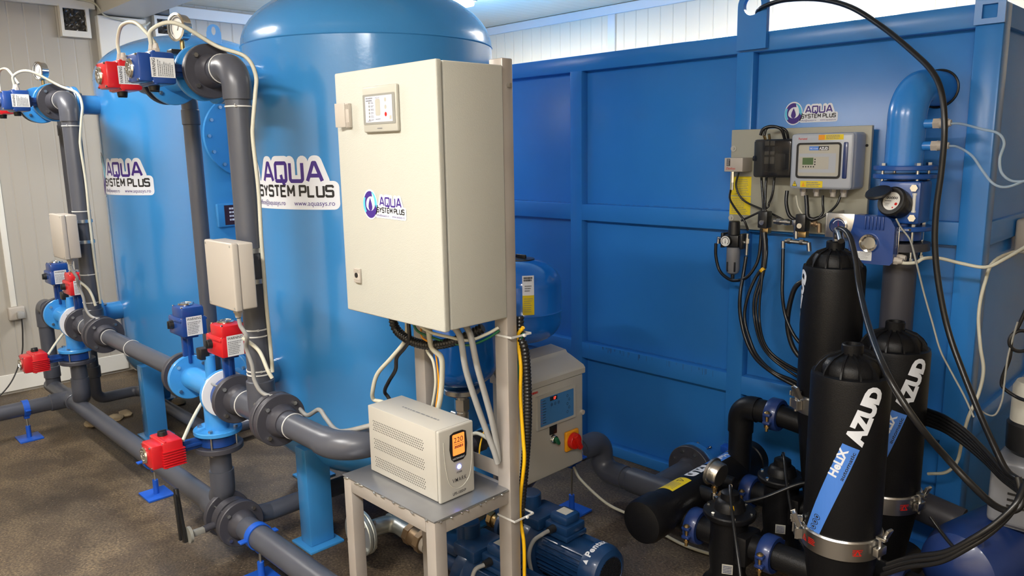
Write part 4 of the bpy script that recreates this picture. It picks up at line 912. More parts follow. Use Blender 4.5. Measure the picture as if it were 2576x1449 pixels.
part('ring',G(m_white).cyl((-2.33,1.76,.167),(-2.305,1.76,.166),.036,n=24),t)
cable('motor_cable',[(-1.875,2.015,.29),(-1.88,1.985,.285),(-1.90,1.955,.26),(-1.90,1.93,.21),(-1.88,1.93,.12)],.008,m_grey,'grey motor cable of the fully visible pump')
cable('motor_cable',[(-1.875,1.675,.29),(-1.885,1.64,.28),(-1.885,1.625,.23),(-1.83,1.615,.20),(-1.76,1.62,.21),(-1.71,1.64,.25)],.008,m_grey,'grey motor cable of the pump under the table')
# ================================================================ pipe run to the container
t=thing('delivery_pipe',(-2.0,2.85,0),'dark grey delivery pipe with tee and bolted flange at the foot of the container','pipe')
r=.052
part('pipe',G(m_pvc).tube(fillet([(-2.235,2.20,.295),(-2.3,2.35,.3),(-2.3,2.87,.3),(-2.3,2.87,.145),(-1.62,2.87,.145)],.07,8),r,28),t)
part('elbow',G(m_pvc).tube(fillet([(-2.3,2.70,.3),(-2.3,2.87,.3),(-2.3,2.87,.145),(-2.15,2.87,.145)],.07,8),r+.006,28),t)
part('tee',G(m_pvc).cyl((-2.12,2.87,.145),(-1.82,2.87,.145),r+.008,n=30,ch=.004).cyl((-1.97,2.87,.145),(-1.97,3.16,.15),r+.003,n=30),t)
flange(t,'flange',(-1.97,3.17,.15),(0,-1,0),.12,.03,m_pvcd,8,.04,.12,rot=22)
part('gasket',G(m_steel).cyl((-1.97,3.187,.15),(-1.97,3.195,.15),.117,n=44),t,'pale steel ring')
for yy,nm in ((2.60,'nearer'),(2.66,'farther')): ties(None,(-2.3,yy,.3),(0,1,0),r+.001,'white cable tie on the delivery pipe behind the pump controller','ties on the delivery pipe')
cable('sensor_cable',[(-2.27,2.62,.245),(-2.22,2.62,.19),(-2.1,2.66,.10),(-2.0,2.72,.05),(-1.9,2.74,.02),(-1.7,2.72,.01),(-1.5,2.75,.01)],.007,m_cable,'cream cable sagging from the delivery pipe across the floor')
stand(-2.3,2.64,.3,'blue pipe stand under the delivery pipe near the container',ax=(0,1,0),R=r+.001)
# ================================================================ disc filter battery
def coupling(c,ax,R,label):
    """two-bolt pipe coupling"""
    c=V(c); u,w,d=basis(ax)
    t=thing('pipe_coupling',c,label,'coupling','blue two-bolt pipe couplings')
    g=G(m_clamp)
    g.lathe([(R,-.026),(R+.016,-.026),(R+.02,-.02),(R+.02,.02),(R+.016,.026),(R,.026)],c,ax,32)
    h=V((0,0,1)).cross(d).normalized()
    for s in (-1,1):
        p=c+h*s*(R+.024)
        for z in (.018,-.018): g.box(p+V((0,0,z)),(.034,.03,.014),.005) 
    part('clamp_shell',g,t)
    for s in (-1,1):
        p=c+h*s*(R+.026); part('bolt',G(m_brass).cyl(p-V((0,0,.055)),p+V((0,0,.027)),.0065,n=12).lathe([(0,.035),(.007,.033),(.013,.027),(.013,.025),(0,.025)],p,n=16).cyl(p-V((0,0,.04)),p-V((0,0,.03)),.011,n=6),t,'brass coloured bolt')
    return t
TH=math.radians(71)
def dfilter(x,y,R,z0,z1,zc,zt,ash,label,hose=False,zbot=.06):
    """z0..z1 lower housing, zc clamp, zt top of the neck"""
    t=thing('disc_filter',(x,y,0),label,'filter','tall black disc filters')
    zs=zt-.1; pr=[(0,zc+.0),(R-.004,zc),(R,zc+.03),(R,zs-.01),(R-.003,zs+.004),(R-.018,zs+.008),(R-.022,zs+.003),(R-.028,zs+.002),(R-.03,zs+.03),(R*.62,zs+.052),(.036,zs+.066),(0,zs+.066)]
    b=part('housing_top',G(m_filt).lathe(pr,(x,y,0),n=64),t)
    g=G(m_filt)
    for k in range(12):
        a=2*PI*(k+.3)/12; d=V((math.cos(a),math.sin(a),0)); pts=[d*(R-.008)+V((0,0,zs+.004)),d*(R-.022)+V((0,0,zs+.034)),d*(R*.60)+V((0,0,zs+.058)),d*.034+V((0,0,zs+.072))]
        g.prism([(R-.006,zs-.004),(R-.012,zs+.018),(R-.026,zs+.038),(R*.60,zs+.058),(.034,zs+.073),(.034,zs+.06),(R*.60,zs+.045),(R-.034,zs+.0),(R-.01,zs-.004)],V((x,y,0))+d.cross(V((0,0,1)))*.003,d,(0,0,1),.006)
    part('dome_ribs',g,b)
    part('neck',G(m_filt).lathe([(.034,zs+.06),(.034,zt-.004),(.031,zt),(.024,zt),(.022,zt-.012),(0,zt-.012)],(x,y,0),n=32),b)
    pr=[(0,zbot),(R*.62,zbot),(R*.7,z0+.10),(R-.012,zc-.10),(R-.003,zc-.03),(R-.003,zc),(0,zc)]
    part('housing_base',G(m_filt).lathe(pr,(x,y,0),n=56),t)
    c=part('clamp_band',G(m_sst).lathe([(R-.002,zc-.036),(R+.006,zc-.034),(R+.008,zc+.030),(R+.004,zc+.036),(R-.004,zc+.038),(R-.004,zc-.036)],(x,y,0),n=64),t,'stainless clamp band')
    for a in ((math.radians(215),math.radians(-12)) if not hose else (math.radians(235),math.radians(20))):
        d=V((math.cos(a),math.sin(a),0)); p=V((x,y,zc))+d*(R+.018); e=d.cross(V((0,0,1)))
        Rr=Matrix.Rotation(a,3,'Z'); g=G(m_sst).box(p,(.02,.05,.03),.003,R=Rr); g.cyl(p+V((0,0,-.03)),p+V((0,0,.04)),.006,n=10); g.box(p+V((0,0,.045))+d*.004,(.035,.018,.012),.003,R=Rr); g.box(p-e*.02+d*.01+V((0,0,.055)),(.012,.03,.045),.003,R=Rr@Matrix.Rotation(.4,3,'Y')); part('latch',g,c)
    # sticker: slanting stripe with lettering
    H=zt-1.10; mp=lambda u,v,l:V((x+(R+l)*math.cos(u/.125+ash),y+(R+l)*math.sin(u/.125+ash),v+H))
    def q(sh,s,tt): return at(sh,-.262+s*math.cos(TH)-tt*math.sin(TH),.425+s*math.sin(TH)+tt*math.cos(TH),TH)
    its=[(q(rrect(0,-.028,.385,.028),0,0),m_bstripe,.0006)]
    if not hose or True:
        its+=[(q(fit('AZUD',0,.20,0,.052,.07),.395,-.026),m_stick,.0009),(q(fit('HeLiX',0,.105,0,.026,.04),.265,.002),m_stick,.0011),(q(fit('automatic',0,.105,0,.012,.015),.265,-.022),m_ink,.0011)]
        for i in range(4): its+=[(q(cres(.035+.021*i,.002,.0095,.012,.0075,.0095,0,0,0,360,16),0,0),m_ink,.0011),(q(ell(.035+.021*i,.002,.004,.005,10),0,0),m_ink,.0011)]
    decal('sticker',b,its,mp,.012,'slanting blue sticker with white lettering')
    its=[]
    for a0 in (0,.19):
        its+=[(at(poly([(0,-.012),(.026,-.012),(.013,.012)]),.03+a0,0),m_redp,.0006),(at(poly([(.006,-.009),(.02,-.009),(.013,.006)]),.03+a0,0),m_sst,.0009),(bars(.065+a0*.8,-.012,.10+a0*.8,.012,4,seed=int(a0*10)),m_redp,.0006)]
    decal('warning_print',c,its,cylm(x,y,R+.0075,math.radians(-146)+ash,zc),.012,'red warning print')
    return t
dfilter(-.957,2.51,.125,.06,0,.425,1.10,0,'black disc filter standing nearest, with full slanting blue and white sticker')
dfilter(-.972,2.94,.125,.06,0,.425,1.10,math.radians(7),'black disc filter directly behind the nearest one, sticker half hidden')
dfilter(-1.222,2.97,.116,.3,0,.725,1.378,math.radians(-103),'black disc filter mounted highest, in front of the control board, with hose on its top',True,.33)
# lower bases of the two near filters run down to the collector
t=thing('outlet_collector',(-.93,2.7,0),'black outlet pipe under the two near filters','pipe')
part('pipe',G(m_filt).cyl((-.93,2.28,.085),(-.93,3.15,.085),.07,n=30,ch=.006),t)
# inlet collector on the left
xm,zm,Rm_=-1.63,.31,.08
t=col_=thing('inlet_collector',(xm,2.7,0),'thick black collector pipe with yellow, blue and green stickers and a capped near end','pipe')
part('pipe',G(m_filt).cyl((xm,2.36,zm),(xm,3.12,zm),Rm_,n=44),t)
part('end_cap',G(m_filt).lathe([(Rm_,.0),(Rm_+.008,.004),(Rm_+.009,.10),(Rm_+.003,.118),(Rm_-.02,.126),(0,.128)],(xm,2.40,zm),(0,-1,0),44),t)
part('end_cap',G(m_filt).lathe([(Rm_,.0),(Rm_+.005,.004),(Rm_+.005,.05),(Rm_-.01,.065),(0,.068)],(xm,3.10,zm),(0,1,0),44),t)
for yy in (2.50,2.93): part('branch',G(m_filt).cyl((xm,yy,zm-.03),(-1.50,yy,.255),.050,n=28).cyl((-1.555,yy,.262),(-1.53,yy,.26),.056,n=28),t)
part('branch',G(m_filt).tube(fillet([(xm+.03,2.98,zm),(xm+.03,2.98,.615),(-1.42,2.98,.615)],.06,10),.05,28).tube(fillet([(xm+.03,2.98,.50),(xm+.03,2.98,.615),(-1.52,2.98,.615)],.058,10),.055,28),t)
for yy in (2.62,2.78): part('port',G(m_filt).cyl((xm+.05,yy,zm+.03),(xm+.12,yy,zm+.03),.03,n=20,ch=.003),t)
part('support_foot',G(m_filt).bx(xm-.05,xm+.05,3.0,3.04,0,zm-.06,.005),t)
mc=lambda u,v,l:V((xm+(Rm_+l)*math.cos(math.radians(95)-v/Rm_),u*-1+3.3,zm+(Rm_+l)*math.sin(math.radians(95)-v/Rm_)))
def yy_(px,py): return 3.3-AZ(px,py,zm+Rm_).y
u0=yy_(1745,1225); u1=yy_(1660,1240)
its=[(rrect(.70,-.045,.84,.03,.0),m_yel,.0008),(bars(.76,-.038,.83,.02,7,fill=.35),m_inkg,.0012),(poly([(.715,-.015),(.75,-.015),(.7325,.015)]),m_ink,.0012),(poly([(.722,-.011),(.743,-.011),(.7325,.009)]),m_yel,.0016)]
its+=[(fit('AZUD',.52,.675,-.03,.045,.07),m_stick,.0008),(rrect(.33,-.03,.51,.02),m_bstripe,.0008),(fit('HeLiX',.36,.49,-.015,.024,.03),m_stick,.0012)]
its+=[(rrect(.195,-.04,.315,.032,.003),m_stick,.0006),(rrect(.2,-.036,.31,.028,.003),m_gsign,.0009),(poly([(.212,-.004),(.23,.012),(.23,.003),(.262,.003),(.262,-.011),(.23,-.011),(.23,-.02)]),m_stick,.0013),(bars(.21,-.033,.30,-.022,2),m_stick,.0013)]
decal('stickers',t,its,mc,0,None,.012)
nm=['nearest','second']
for i,yy in enumerate((2.50,2.93)):
    coupling((-1.515,yy,.257),(1,0,0),.051,('blue pipe coupling between the black collector and the '+nm[i]+' diaphragm valve'))
    coupling((-1.205,yy,.257),(1,0,0),.051,('blue pipe coupling between the '+nm[i]+' diaphragm valve and a disc filter'))
    x,z=-1.375,.0
    t=thing('diaphragm_valve',(x,yy,0),nm[i]+' black diaphragm valve with bolted round cap beside the thick black collector','valve','black diaphragm valves')
    g=G(m_filt).lathe([(0,.05),(.07,.05),(.092,.055),(.095,.075),(.078,.09),(.066,.12),(.074,.20),(.070,.30),(.074,.355),(0,.355)],(x,yy,0),n=44); g.cyl((-1.50,yy,.257),(-1.43,yy,.257),.049,n=28).cyl((-1.32,yy,.257),(-1.04,yy,.257),.049,n=28); g.box((x+.08,yy,.25),(.05,.12,.12),.012); part('body',g,t)
    g=G(m_filt).lathe([(0,.352),(.096,.352),(.099,.357),(.099,.37),(.095,.375),(.06,.38),(.052,.41),(.043,.418),(.036,.421),(.034,.445),(.022,.452),(0,.452)],(x,yy,0),n=44); part('cap',g,t)
    for k in range(6):
        a=2*PI*(k+.2)/6; p=V((x+.083*math.cos(a),yy+.083*math.sin(a),.374)); part('bolt',G(m_chr).cyl(p,p+V((0,0,.007)),.0075,n=6),t)
    for k in range(6):
        a=2*PI*(k+.2)/6; p=V((x+.083*math.cos(a),yy+.083*math.sin(a),.074)); part('bolt',G(m_chr).cyl(p,p+V((0,0,.007)),.0075,n=6),t)
    decal('rating_label',t,[(rrect(-.02,-.02,.02,.02),m_hmi,.0006),(bars(-.016,-.016,.016,.016,5,jit=False),m_clamp,.001)],cylm(x,yy,.076,math.radians(-62),.165))
    part('hose_fitting',G(m_chr).cyl((x,yy,.452),(x,yy,.468),.008,n=6).cyl((x,yy,.468),(x+.008,yy-.012,.478),.006,n=10),t,'small chrome hose fitting')
# gauge on the first branch
t=thing('pressure_gauge',(-1.47,2.60,.35),'round stainless pressure gauge turned away, beside the thick black collector','gauge')
d=V((-.93,.05,.15)).normalized(); c=V((-1.50,2.60,.455))
part('case',G(m_sst).lathe([(0,-.03),(.046,-.03),(.050,-.024),(.050,.008),(.058,.010),(.058,.018),(.052,.020),(.05,.014),(0,.014)],c,d,36).box(c-d*.01+V((.0,-.049,.0)),(.02,.004,.03),.001),t)
part('dial',G(m_dial).cyl(c+d*.0145,c+d*.016,.05,n=32),t)
part('stem',G(m_brass).cyl(c-V((0,0,.05)),c-V((0,0,.085)),.009,n=12).cyl(c-V((0,0,.06)),c-V((0,0,.07)),.013,n=6),t)
part('tee_fitting',G(m_chr).cyl(c-V((0,0,.085)),c-V((0,0,.115)),.012,n=8).cyl(c-V((0,0,.1)),c+V((.04,-.02,-.105)),.009,n=10),t)
part('elbow_fitting',G(m_bronze).cyl((xm+.10,2.62,zm+.03),(xm+.15,2.62,zm+.03),.017,n=8).cyl((xm+.14,2.62,zm+.03),(xm+.155,2.615,zm+.06),.012,n=10),t)
coupling((-1.44,2.98,.615),(1,0,0),.05,'blue pipe coupling at the top of the elbow feeding the highest disc filter')
t=thing('filter_inlet',(-1.36,2.98,.55),'short black inlet stub between the coupling and the highest disc filter','pipe'); part('stub',G(m_filt).cyl((-1.42,2.98,.615),(-1.29,2.98,.60),.046,n=28),t)
# ================================================================ control board on the container
YBD=3.29
p0=AY(1840,340,YBD); p1=AY(2195,322,YBD); p2=AY(2180,604,YBD); p3=AY(1828,560,YBD)
bx0,bx1,bz0,bz1=-1.868,-1.232,1.362,1.822
t=bd=thing('mounting_board',((bx0+bx1)/2,YBD,bz0),'putty coloured metal mounting board bolted to the container, carrying the filter controls','board')
part('plate',G(m_board).bx(bx0,bx1,YBD,YBD+.022,bz0,bz1,.003),t)
for (px,py) in ((1846,374),(1840,548)):
    p=AY(px,py,YBD); part('washer',G(m_hmi).cyl((p.x,YBD,p.z),(p.x,YBD-.003,p.z),.014,n=24).cyl((p.x,YBD,p.z),(p.x,YBD-.008,p.z),.006,n=6),t)
for (px,py) in ((2181,366),(2023,596)):
    p=AY(px,py,YBD); part('hole',G(m_black).cyl((p.x,YBD,p.z),(p.x,YBD-.0008,p.z),.006,n=16),t)
def RY(px0,py0,px1,py1,y):
    mx,my=(px0+px1)/2,(py0+py1)/2
    return AY(px0,my,y).x,AY(px1,my,y).x,AY(mx,py1,y).z,AY(mx,py0,y).z
a0,a1,b0,b1=RY(1837,444,1889,540,YBD)
decal('yellow_labels',bd,[(rrect(a0,b0,a1,(b0+b1)/2-.004),m_yel,.0006),(rrect(a0,(b0+b1)/2,a1,b1),m_yel,.0006),(bars(a0+.01,b0+.005,a1-.01,(b0+b1)/2-.01,9,fill=.3,seed=8),m_inkg,.001),(bars(a0+.03,(b0+b1)/2+.005,a1-.01,b1-.01,9,fill=.3,seed=9),m_inkg,.001)],planeY(0,YBD,0),0,'yellow instruction labels')
# pressure switch
a0,a1,b0,b1=RY(1822,397,1868,432,3.2)
t=thing('pressure_switch',((a0+a1)/2,3.245,b0),'small white pressure switch with dark scale window, at the top corner of the board','switch')
part('case',G(m_white).bx(a0,a1,3.2,YBD-.001,b0,b1,.003),t)
decal('face_print',t,[(rrect(.012,.026,.030,.058),m_ink,.0006),(bars(.014,.028,.028,.056,6,fill=.3),m_stick,.001),(at(txt('Danfoss',.010,.01,.3),.010,.010),m_redp,.0006)],planeY(a0,3.2,b0))
part('stem',G(m_chr).cyl((a0+.028,3.23,b0),(a0+.028,3.23,b0-.05),.008,n=6).cyl((a0+.028,3.23,b0-.05),(a0+.028,3.23,b0-.085),.006,n=12),t)
# smoked box
a0,a1,b0,b1=RY(1897,352,1973,445,3.17)
t=thing('solenoid_box',((a0+a1)/2,3.23,b0),'smoked transparent box with small coils and switches inside, left of the grey controller','control box')
part('back_case',G(m_black).bx(a0,a1+.03,3.24,YBD-.001,b0,b1,.006),t)
g=G(m_hmi)
part('coils',G(m_black).bx(a1-.06,a1-.01,3.20,3.24,b0+.03,b0+.10,.004).bx(a0+.03,a0+.05,3.21,3.24,b0+.02,b0+.13,.003).bx(a0+.055,a0+.075,3.21,3.24,b0+.02,b0+.13,.003),t)
g=G(m_hmi)
for i in (0,1): g.bx(a0+.03+.026*i,a0+.05+.026*i,3.205,3.21,b0+.055,b0+.085,.001).bx(a0+.03+.026*i,a0+.05+.026*i,3.205,3.21,b0+.095,b0+.11,.001).bx(a0+.03+.026*i,a0+.05+.026*i,3.205,3.21,b0+.135,b0+.155,.001)
part('tags',g,t)
part('cover',G(m_smoke).bx(a0-.003,a1+.034,3.165,3.239,b0-.003,b1+.003,.012,3),t,'smoked transparent cover')
part('latch',G(m_black).cyl((a0-.002,3.19,(b0+b1)/2),(a0-.012,3.19,(b0+b1)/2),.012,n=16),t)
part('hose_fittings',G(m_brass).cyl((a0+.03,3.21,b1),(a0+.026,3.20,b1+.022),.006,n=8).cyl((a0+.05,3.21,b1),(a0+.05,3.20,b1+.026),.006,n=8),t)
# controller
a0,a1,b0,b1=RY(1988,334,2146,477,3.16)
t=thing('filter_controller',((a0+a1)/2,3.2,b0),'light grey controller box with dark-rimmed window and yellow stickers, on the board','controller')
ZB=b1-b0; WX=a1-a0
part('case',G(m_ctrl).bx(a0,a1,3.175,YBD-.001,b0,b1,.014,4),t); 
fr=part('front',G(m_ctrl).bx(a0+.002,a1-.002,3.158,3.176,b0+.002,b1-.002,.012,3),t)
ww=rrect(.11*WX,.20*ZB,.82*WX,.83*ZB,.014)[0]; wi=rrect(.135*WX,.235*ZB,.795*WX,.80*ZB,.009)[0]
part('window_rim',G(m_black).prism(ww,(a0,3.158,b0),(1,0,0),(0,0,1),.006,wi),fr,'dark window rim')
part('hinge_strip',G(m_clamp).bx(a0+WX*.85,a0+WX*.92,3.152,3.16,b0+.20*ZB,b0+.83*ZB,.004),fr,'dark blue hinge strip')
fx=lambda u:u*WX
fz=lambda v:v*ZB
its=[(rrect(fx(.14),fz(.24),fx(.79),fz(.795)),m_hmi,.0002),(rrect(fx(.15),fz(.30),fx(.74),fz(.64)),m_ctrl,.0006),(rrect(fx(.16),fz(.36),fx(.63),fz(.58)),m_hmi,.001)]
its+=[(rrect(fx(.21),fz(.44),fx(.385),fz(.565)),m_lcdg,.0014)]+[(ell(fx(.225+.042*i),fz(.405),.0032,.0032,10),m_black,.0014) for i in range(5)]+[(ell(fx(.412),fz(.445+.045*i),.0032,.0032,10),m_black,.0014) for i in range(3)]
its+=[(rrect(fx(.31),fz(.695),fx(.46),fz(.765)),m_bstripe,.0008),(rrect(fx(.46),fz(.695),fx(.62),fz(.765)),m_ink,.0008),(fit('AZUD',fx(.47),fx(.61),fz(.705),fz(.045),.04),m_stick,.0012),(fit('FBC.110.AA',fx(.325),fx(.45),fz(.715),fz(.025)),m_stick,.0012)]
decal('window_panel',fr,its,planeY(a0,3.158,b0))
its=[(rrect(fx(.45),fz(.875),fx(.84),fz(.965)),m_yel,.0006),(rrect(fx(.45),fz(.875),fx(.55),fz(.965)),m_oyel,.0009),(bars(fx(.57),fz(.885),fx(.83),fz(.955),3,seed=5),m_inkg,.0009),
     (rrect(fx(.19),fz(.035),fx(.55),fz(.15)),m_yel,.0006),(bars(fx(.29),fz(.045),fx(.54),fz(.14),3,seed=6),m_inkg,.0009),(poly([(fx(.21),fz(.05)),(fx(.27),fz(.05)),(fx(.24),fz(.13))]),m_oyel,.0009),
     (poly([(fx(.05),fz(.05)),(fx(.14),fz(.05)),(fx(.095),fz(.155))]),m_ink,.0006),(poly([(fx(.06),fz(.058)),(fx(.13),fz(.058)),(fx(.095),fz(.14))]),m_yel,.0009),(poly([(fx(.10),fz(.13)),(fx(.085),fz(.095)),(fx(.095),fz(.095)),(fx(.09),fz(.066)),(fx(.108),fz(.105)),(fx(.098),fz(.105))]),m_ink,.0012),
     (at(txt('Famatel',.0085,.01),fx(.13),fz(.885)),m_redp,.0006)]
decal('stickers',fr,its,planeY(a0,3.1578,b0))
g=G(m_white)
for f_ in (.14,.36,.63,.80): g.cyl((a0+WX*f_,3.22,b0+.003),(a0+WX*f_,3.22,b0-.016),.015,n=6).cyl((a0+WX*f_,3.22,b0-.014),(a0+WX*f_,3.22,b0-.032),.011,n=14)
part('cable_glands',g,t)
cx0,cw,cz=a0,WX,b0
# solenoid valves and brass work
for i,(px,py,nm_) in enumerate(((1924,552,'nearer the regulator'),(2019,560,'nearer the gauge plate'))):
    p=AY(px,py,3.2); t=thing('solenoid_valve',(p.x,3.2,p.z-.04),'black solenoid coil with chrome screw at the foot of the board, '+nm_,'valve','black solenoid coils')
    part('coil',G(m_black).box(p,(.045,.05,.075),.005),t); part('screw',G(m_chr).cyl(p+V((0,-.025,-.012)),p+V((0,-.032,-.012)),.011,n=20),t); part('base',G(m_brass).box(p+V((0,.015,-.05)),(.035,.035,.03),.004),t)
A=lambda px,py,y=3.2: AY(px,py,y)
t=thing('brass_fittings',A(2003,560),'nickel plated tee fittings linking the two solenoid coils','pipe fitting')
g=G(m_sst).cyl(A(1948,556),A(1990,560),.011,n=14).cyl(A(1955,557),A(1965,558),.015,n=6).cyl(A(1975,558),A(1983,559),.014,n=12).cyl(A(2003,556),A(2003,600),.010,n=14).box(A(2003,560),(.03,.024,.024),.004).cyl(A(1996,588),A(2010,588),.004,n=6)
g.cyl(A(1976,606),A(2032,612),.009,n=14).cyl(A(1970,606),A(1970,624),.009,n=12).cyl(A(2034,610),A(2036,632),.010,n=12).cyl(A(1982,606),A(1990,607),.013,n=6).cyl(A(2013,609),A(2022,610),.013,n=6)
part('tee_run',g,t)
t=thing('brass_fittings',A(2060,565),'small brass elbow fitting right of the second solenoid coil','pipe fitting'); part('elbow',G(m_bronze).cyl(A(2042,562),A(2062,566),.010,n=12).cyl(A(2061,562),A(2061,585),.010,n=12).cyl(A(2048,563),A(2054,564),.014,n=6),t)
# air regulator
p=AY(1846,605,3.2)
t=thing('air_regulator',(p.x,3.2,p.z-.15),'black air regulator with small white dial and grey filter bowl, hanging below the board corner','regulator')
top=AY(1848,572,3.2); bot=AY(1838,672,3.2)
part('knob',G(m_black).cyl((p.x,3.2,p.z+.025),(p.x,3.2,top.z+.03),.028,.025,n=24,ch=.004),t)
part('body',G(m_black).box((p.x,3.2,p.z),(.075,.06,.055),.006).box((p.x-.048,3.2,p.z),(.014,.05,.07),.003).box((p.x+.048,3.2,p.z),(.014,.05,.07),.003),t)
gg=part('gauge',G(m_black).cyl((p.x-.018,3.175,p.z),(p.x-.018,3.155,p.z),.026,n=30),t); decal('dial',gg,[(ell(0,0,.0235,.0235),m_dial,.0004),(cres(0,0,.019,.019,.016,.016,0,0,-50,230),m_ink,.0008),(poly([(-.002,-.01),(.002,-.01),(0,.015)]),m_ink,.001)],planeY(p.x-.018,3.155,p.z),0,'white dial')
part('bowl',G(m_bowl).lathe([(0,-.16),(.015,-.158),(.026,-.15),(.031,-.135),(.031,-.03),(0,-.03)],(p.x,3.2,p.z),n=28),t,'grey filter bowl')
part('bowl_slots',G(m_black).box((p.x-.012,3.171,p.z-.12),(.007,.006,.045),.001).box((p.x+.022,3.176,p.z-.12),(.007,.006,.045),.001).cyl((p.x,3.2,p.z-.16),(p.x,3.2,p.z-.178),.009,n=12),t)
part('fittings',G(m_sst).cyl((p.x-.055,3.2,p.z+.005),(p.x-.08,3.2,p.z+.005),.009,n=8).cyl((p.x-.078,3.2,p.z+.012),(p.x-.08,3.2,p.z-.02),.009,n=10).cyl(AY(1870,610,3.2),AY(1882,610,3.2),.009,n=10).cyl(AY(1881,588,3.2),AY(1878,642,3.2),.008,n=12).cyl(AY(1881,600,3.2),AY(1880,612,3.2),.012,n=6),t)
# gauge plate
a0,a1,b0,b1=RY(2076,537,2148,598,3.12)
t=thing('gauge_plate',((a0+a1)/2,3.13,b0),'small stainless plate with round black-faced gauge behind the highest filter','gauge')
part('plate',G(m_sst).bx(a0,a1,3.12,3.128,b0,b1,.001).bx(a0,a0+.006,3.12,3.288,b0,b1,.001),t)
c=AY(2110,567,3.12); R_=.032
part('gauge_case',G(m_chr).lathe([(R_-.003,0),(R_+.003,0),(R_+.003,.010),(R_-.002,.012),(R_-.003,.006)],(c.x,3.12,c.z),(0,-1,0),36),t)
decal('gauge_face',t,[(ell(0,0,R_,R_),m_clamp,.004),(cres(0,0,.024,.024,.0215,.0215,0,0,20,160),m_stick,.0044),(poly([(-.0012,-.006),(.0012,-.006),(-.002,.022)]),m_redp,.0048),(bars(-.014,-.014,.014,-.008,1),m_stick,.0044)],planeY(c.x,3.12,c.z))
# ================================================================ water meter column
bxp,byp=-1.045,3.12
t=thing('intake_pipe',(bxp,byp,1.65),'fat light blue steel pipe bending into the container above the water meter','pipe')
part('pipe',G(m_bpipe).tube(fillet([(bxp,byp,1.66),(bxp,byp,1.955),(bxp+.03,3.375,1.955)],.12,14),.067,40),t)
flange(t,'flange',(bxp+.01,byp,1.656),(0,0,1),.112,.018,m_meter,4,0,.06,br=.012)
part('wall_ring',G(m_rub).torus((bxp+.027,3.363,1.955),(0,1,0),.07,.006),t)
for px,py in ((2340,311),(2335,367)):
    p=AY(px,py,byp); e=part('side_port',G(m_bpipe).cyl((bxp+.05,byp,p.z),(p.x+.02,byp,p.z),.017,n=20),t)
    part('cable_gland',G(m_white).cyl((p.x+.012,byp,p.z),(p.x+.034,byp,p.z),.020,n=6).cyl((p.x+.03,byp,p.z),(p.x+.062,byp,p.z),.019,.016,n=12).cyl((p.x+.06,byp,p.z),(p.x+.07,byp,p.z),.012,n=12),e,'white screw gland')
t=thing('water_meter',(bxp,byp,1.4),'blue flanged water meter with black hinged lid and white counter dial','meter')
flange(t,'flange',(bxp+.01,byp,1.625),(0,0,1),.112,.018,m_meter,0)
g=G(m_meter).cyl((bxp+.01,byp,1.44),(bxp+.01,byp,1.62),.062,n=36); g.box((bxp+.02,byp-.02,1.53),(.15,.13,.16),.012); part('body',g,t)
flange(t,'flange',(bxp+.01,byp,1.43),(0,0,1),.105,.018,m_meter,4,0,.11,br=.011)
d=V((-.22,-.93,.30)).normalized(); c=AY(2245,507,3.0)
g=G(m_black).lathe([(0,-.05),(.052,-.05),(.056,-.01),(.056,.004),(.05,.012),(.036,.012),(.034,.006),(0,.006)],c,d,40); r_=part('register',g,t,'black round register')
u=V((0,0,1)).cross(d).normalized(); vv=d.cross(u)
its=[(ell(0,0,.034,.034),m_dial,.0066),(fit('00000',-.022,.022,.008,.009,.02),m_ink,.007),(ell(.020,-.010,.0055,.0055,14),m_redp,.0072),(ell(.010,-.024,.003,.003,10),m_redp,.0072),(bars(-.026,-.002,.0,.003,1),m_ink,.007),(bars(-.022,-.022,-.004,-.008,4,fill=.3),m_inkg,.007)]
decal('counter_dial',r_,its,onU(c,u,vv,d),0,'white counter dial')
lc=AY(2210,485,2.97); ld=V((-.1,-.45,.9)).normalized(); part('lid',G(m_black).lathe([(0,-.006),(.044,-.006),(.047,0),(.044,.007),(0,.008)],lc,ld,36),r_,'black hinged lid')
x_=bxp+.075
part('sight_tube',G(m_dial).cyl((x_,3.035,1.50),(x_,3.035,1.56),.006,n=10).cyl((x_,3.035,1.495),(x_,3.035,1.502),.008,n=8).cyl((x_,3.035,1.558),(x_,3.035,1.566),.008,n=8),t)
for z in (1.475,1.585): part('hex_plug',G(m_chr).cyl((x_,3.04,z),(x_,3.02,z),.014,n=6),t)
decal('name_tag',t,[(rrect(-.025,-.005,.025,.005),m_ink,.0006),(bars(-.02,-.003,.02,.003,1),m_stick,.001)],cylm(bxp+.01,byp,.106,math.radians(-68),1.43))
t=thing('valve_column',(bxp,byp,0),'black pipe column with butterfly valve dropping behind the disc filters','pipe')
part('valve_ring',G(m_actb).cyl((bxp+.01,byp,1.385),(bxp+.01,byp,1.42),.075,n=36),t,'dark blue valve ring')
part('flange',G(m_pvcd).cyl((bxp+.01,byp,1.345),(bxp+.01,byp,1.375),.103,n=40),t)
part('pipe',G(m_pvcd).tube(fillet([(bxp+.01,byp+.015,1.35),(bxp+.01,byp+.015,.35),(bxp+.3,byp+.015,.30)],.1,10),.06,32),t)
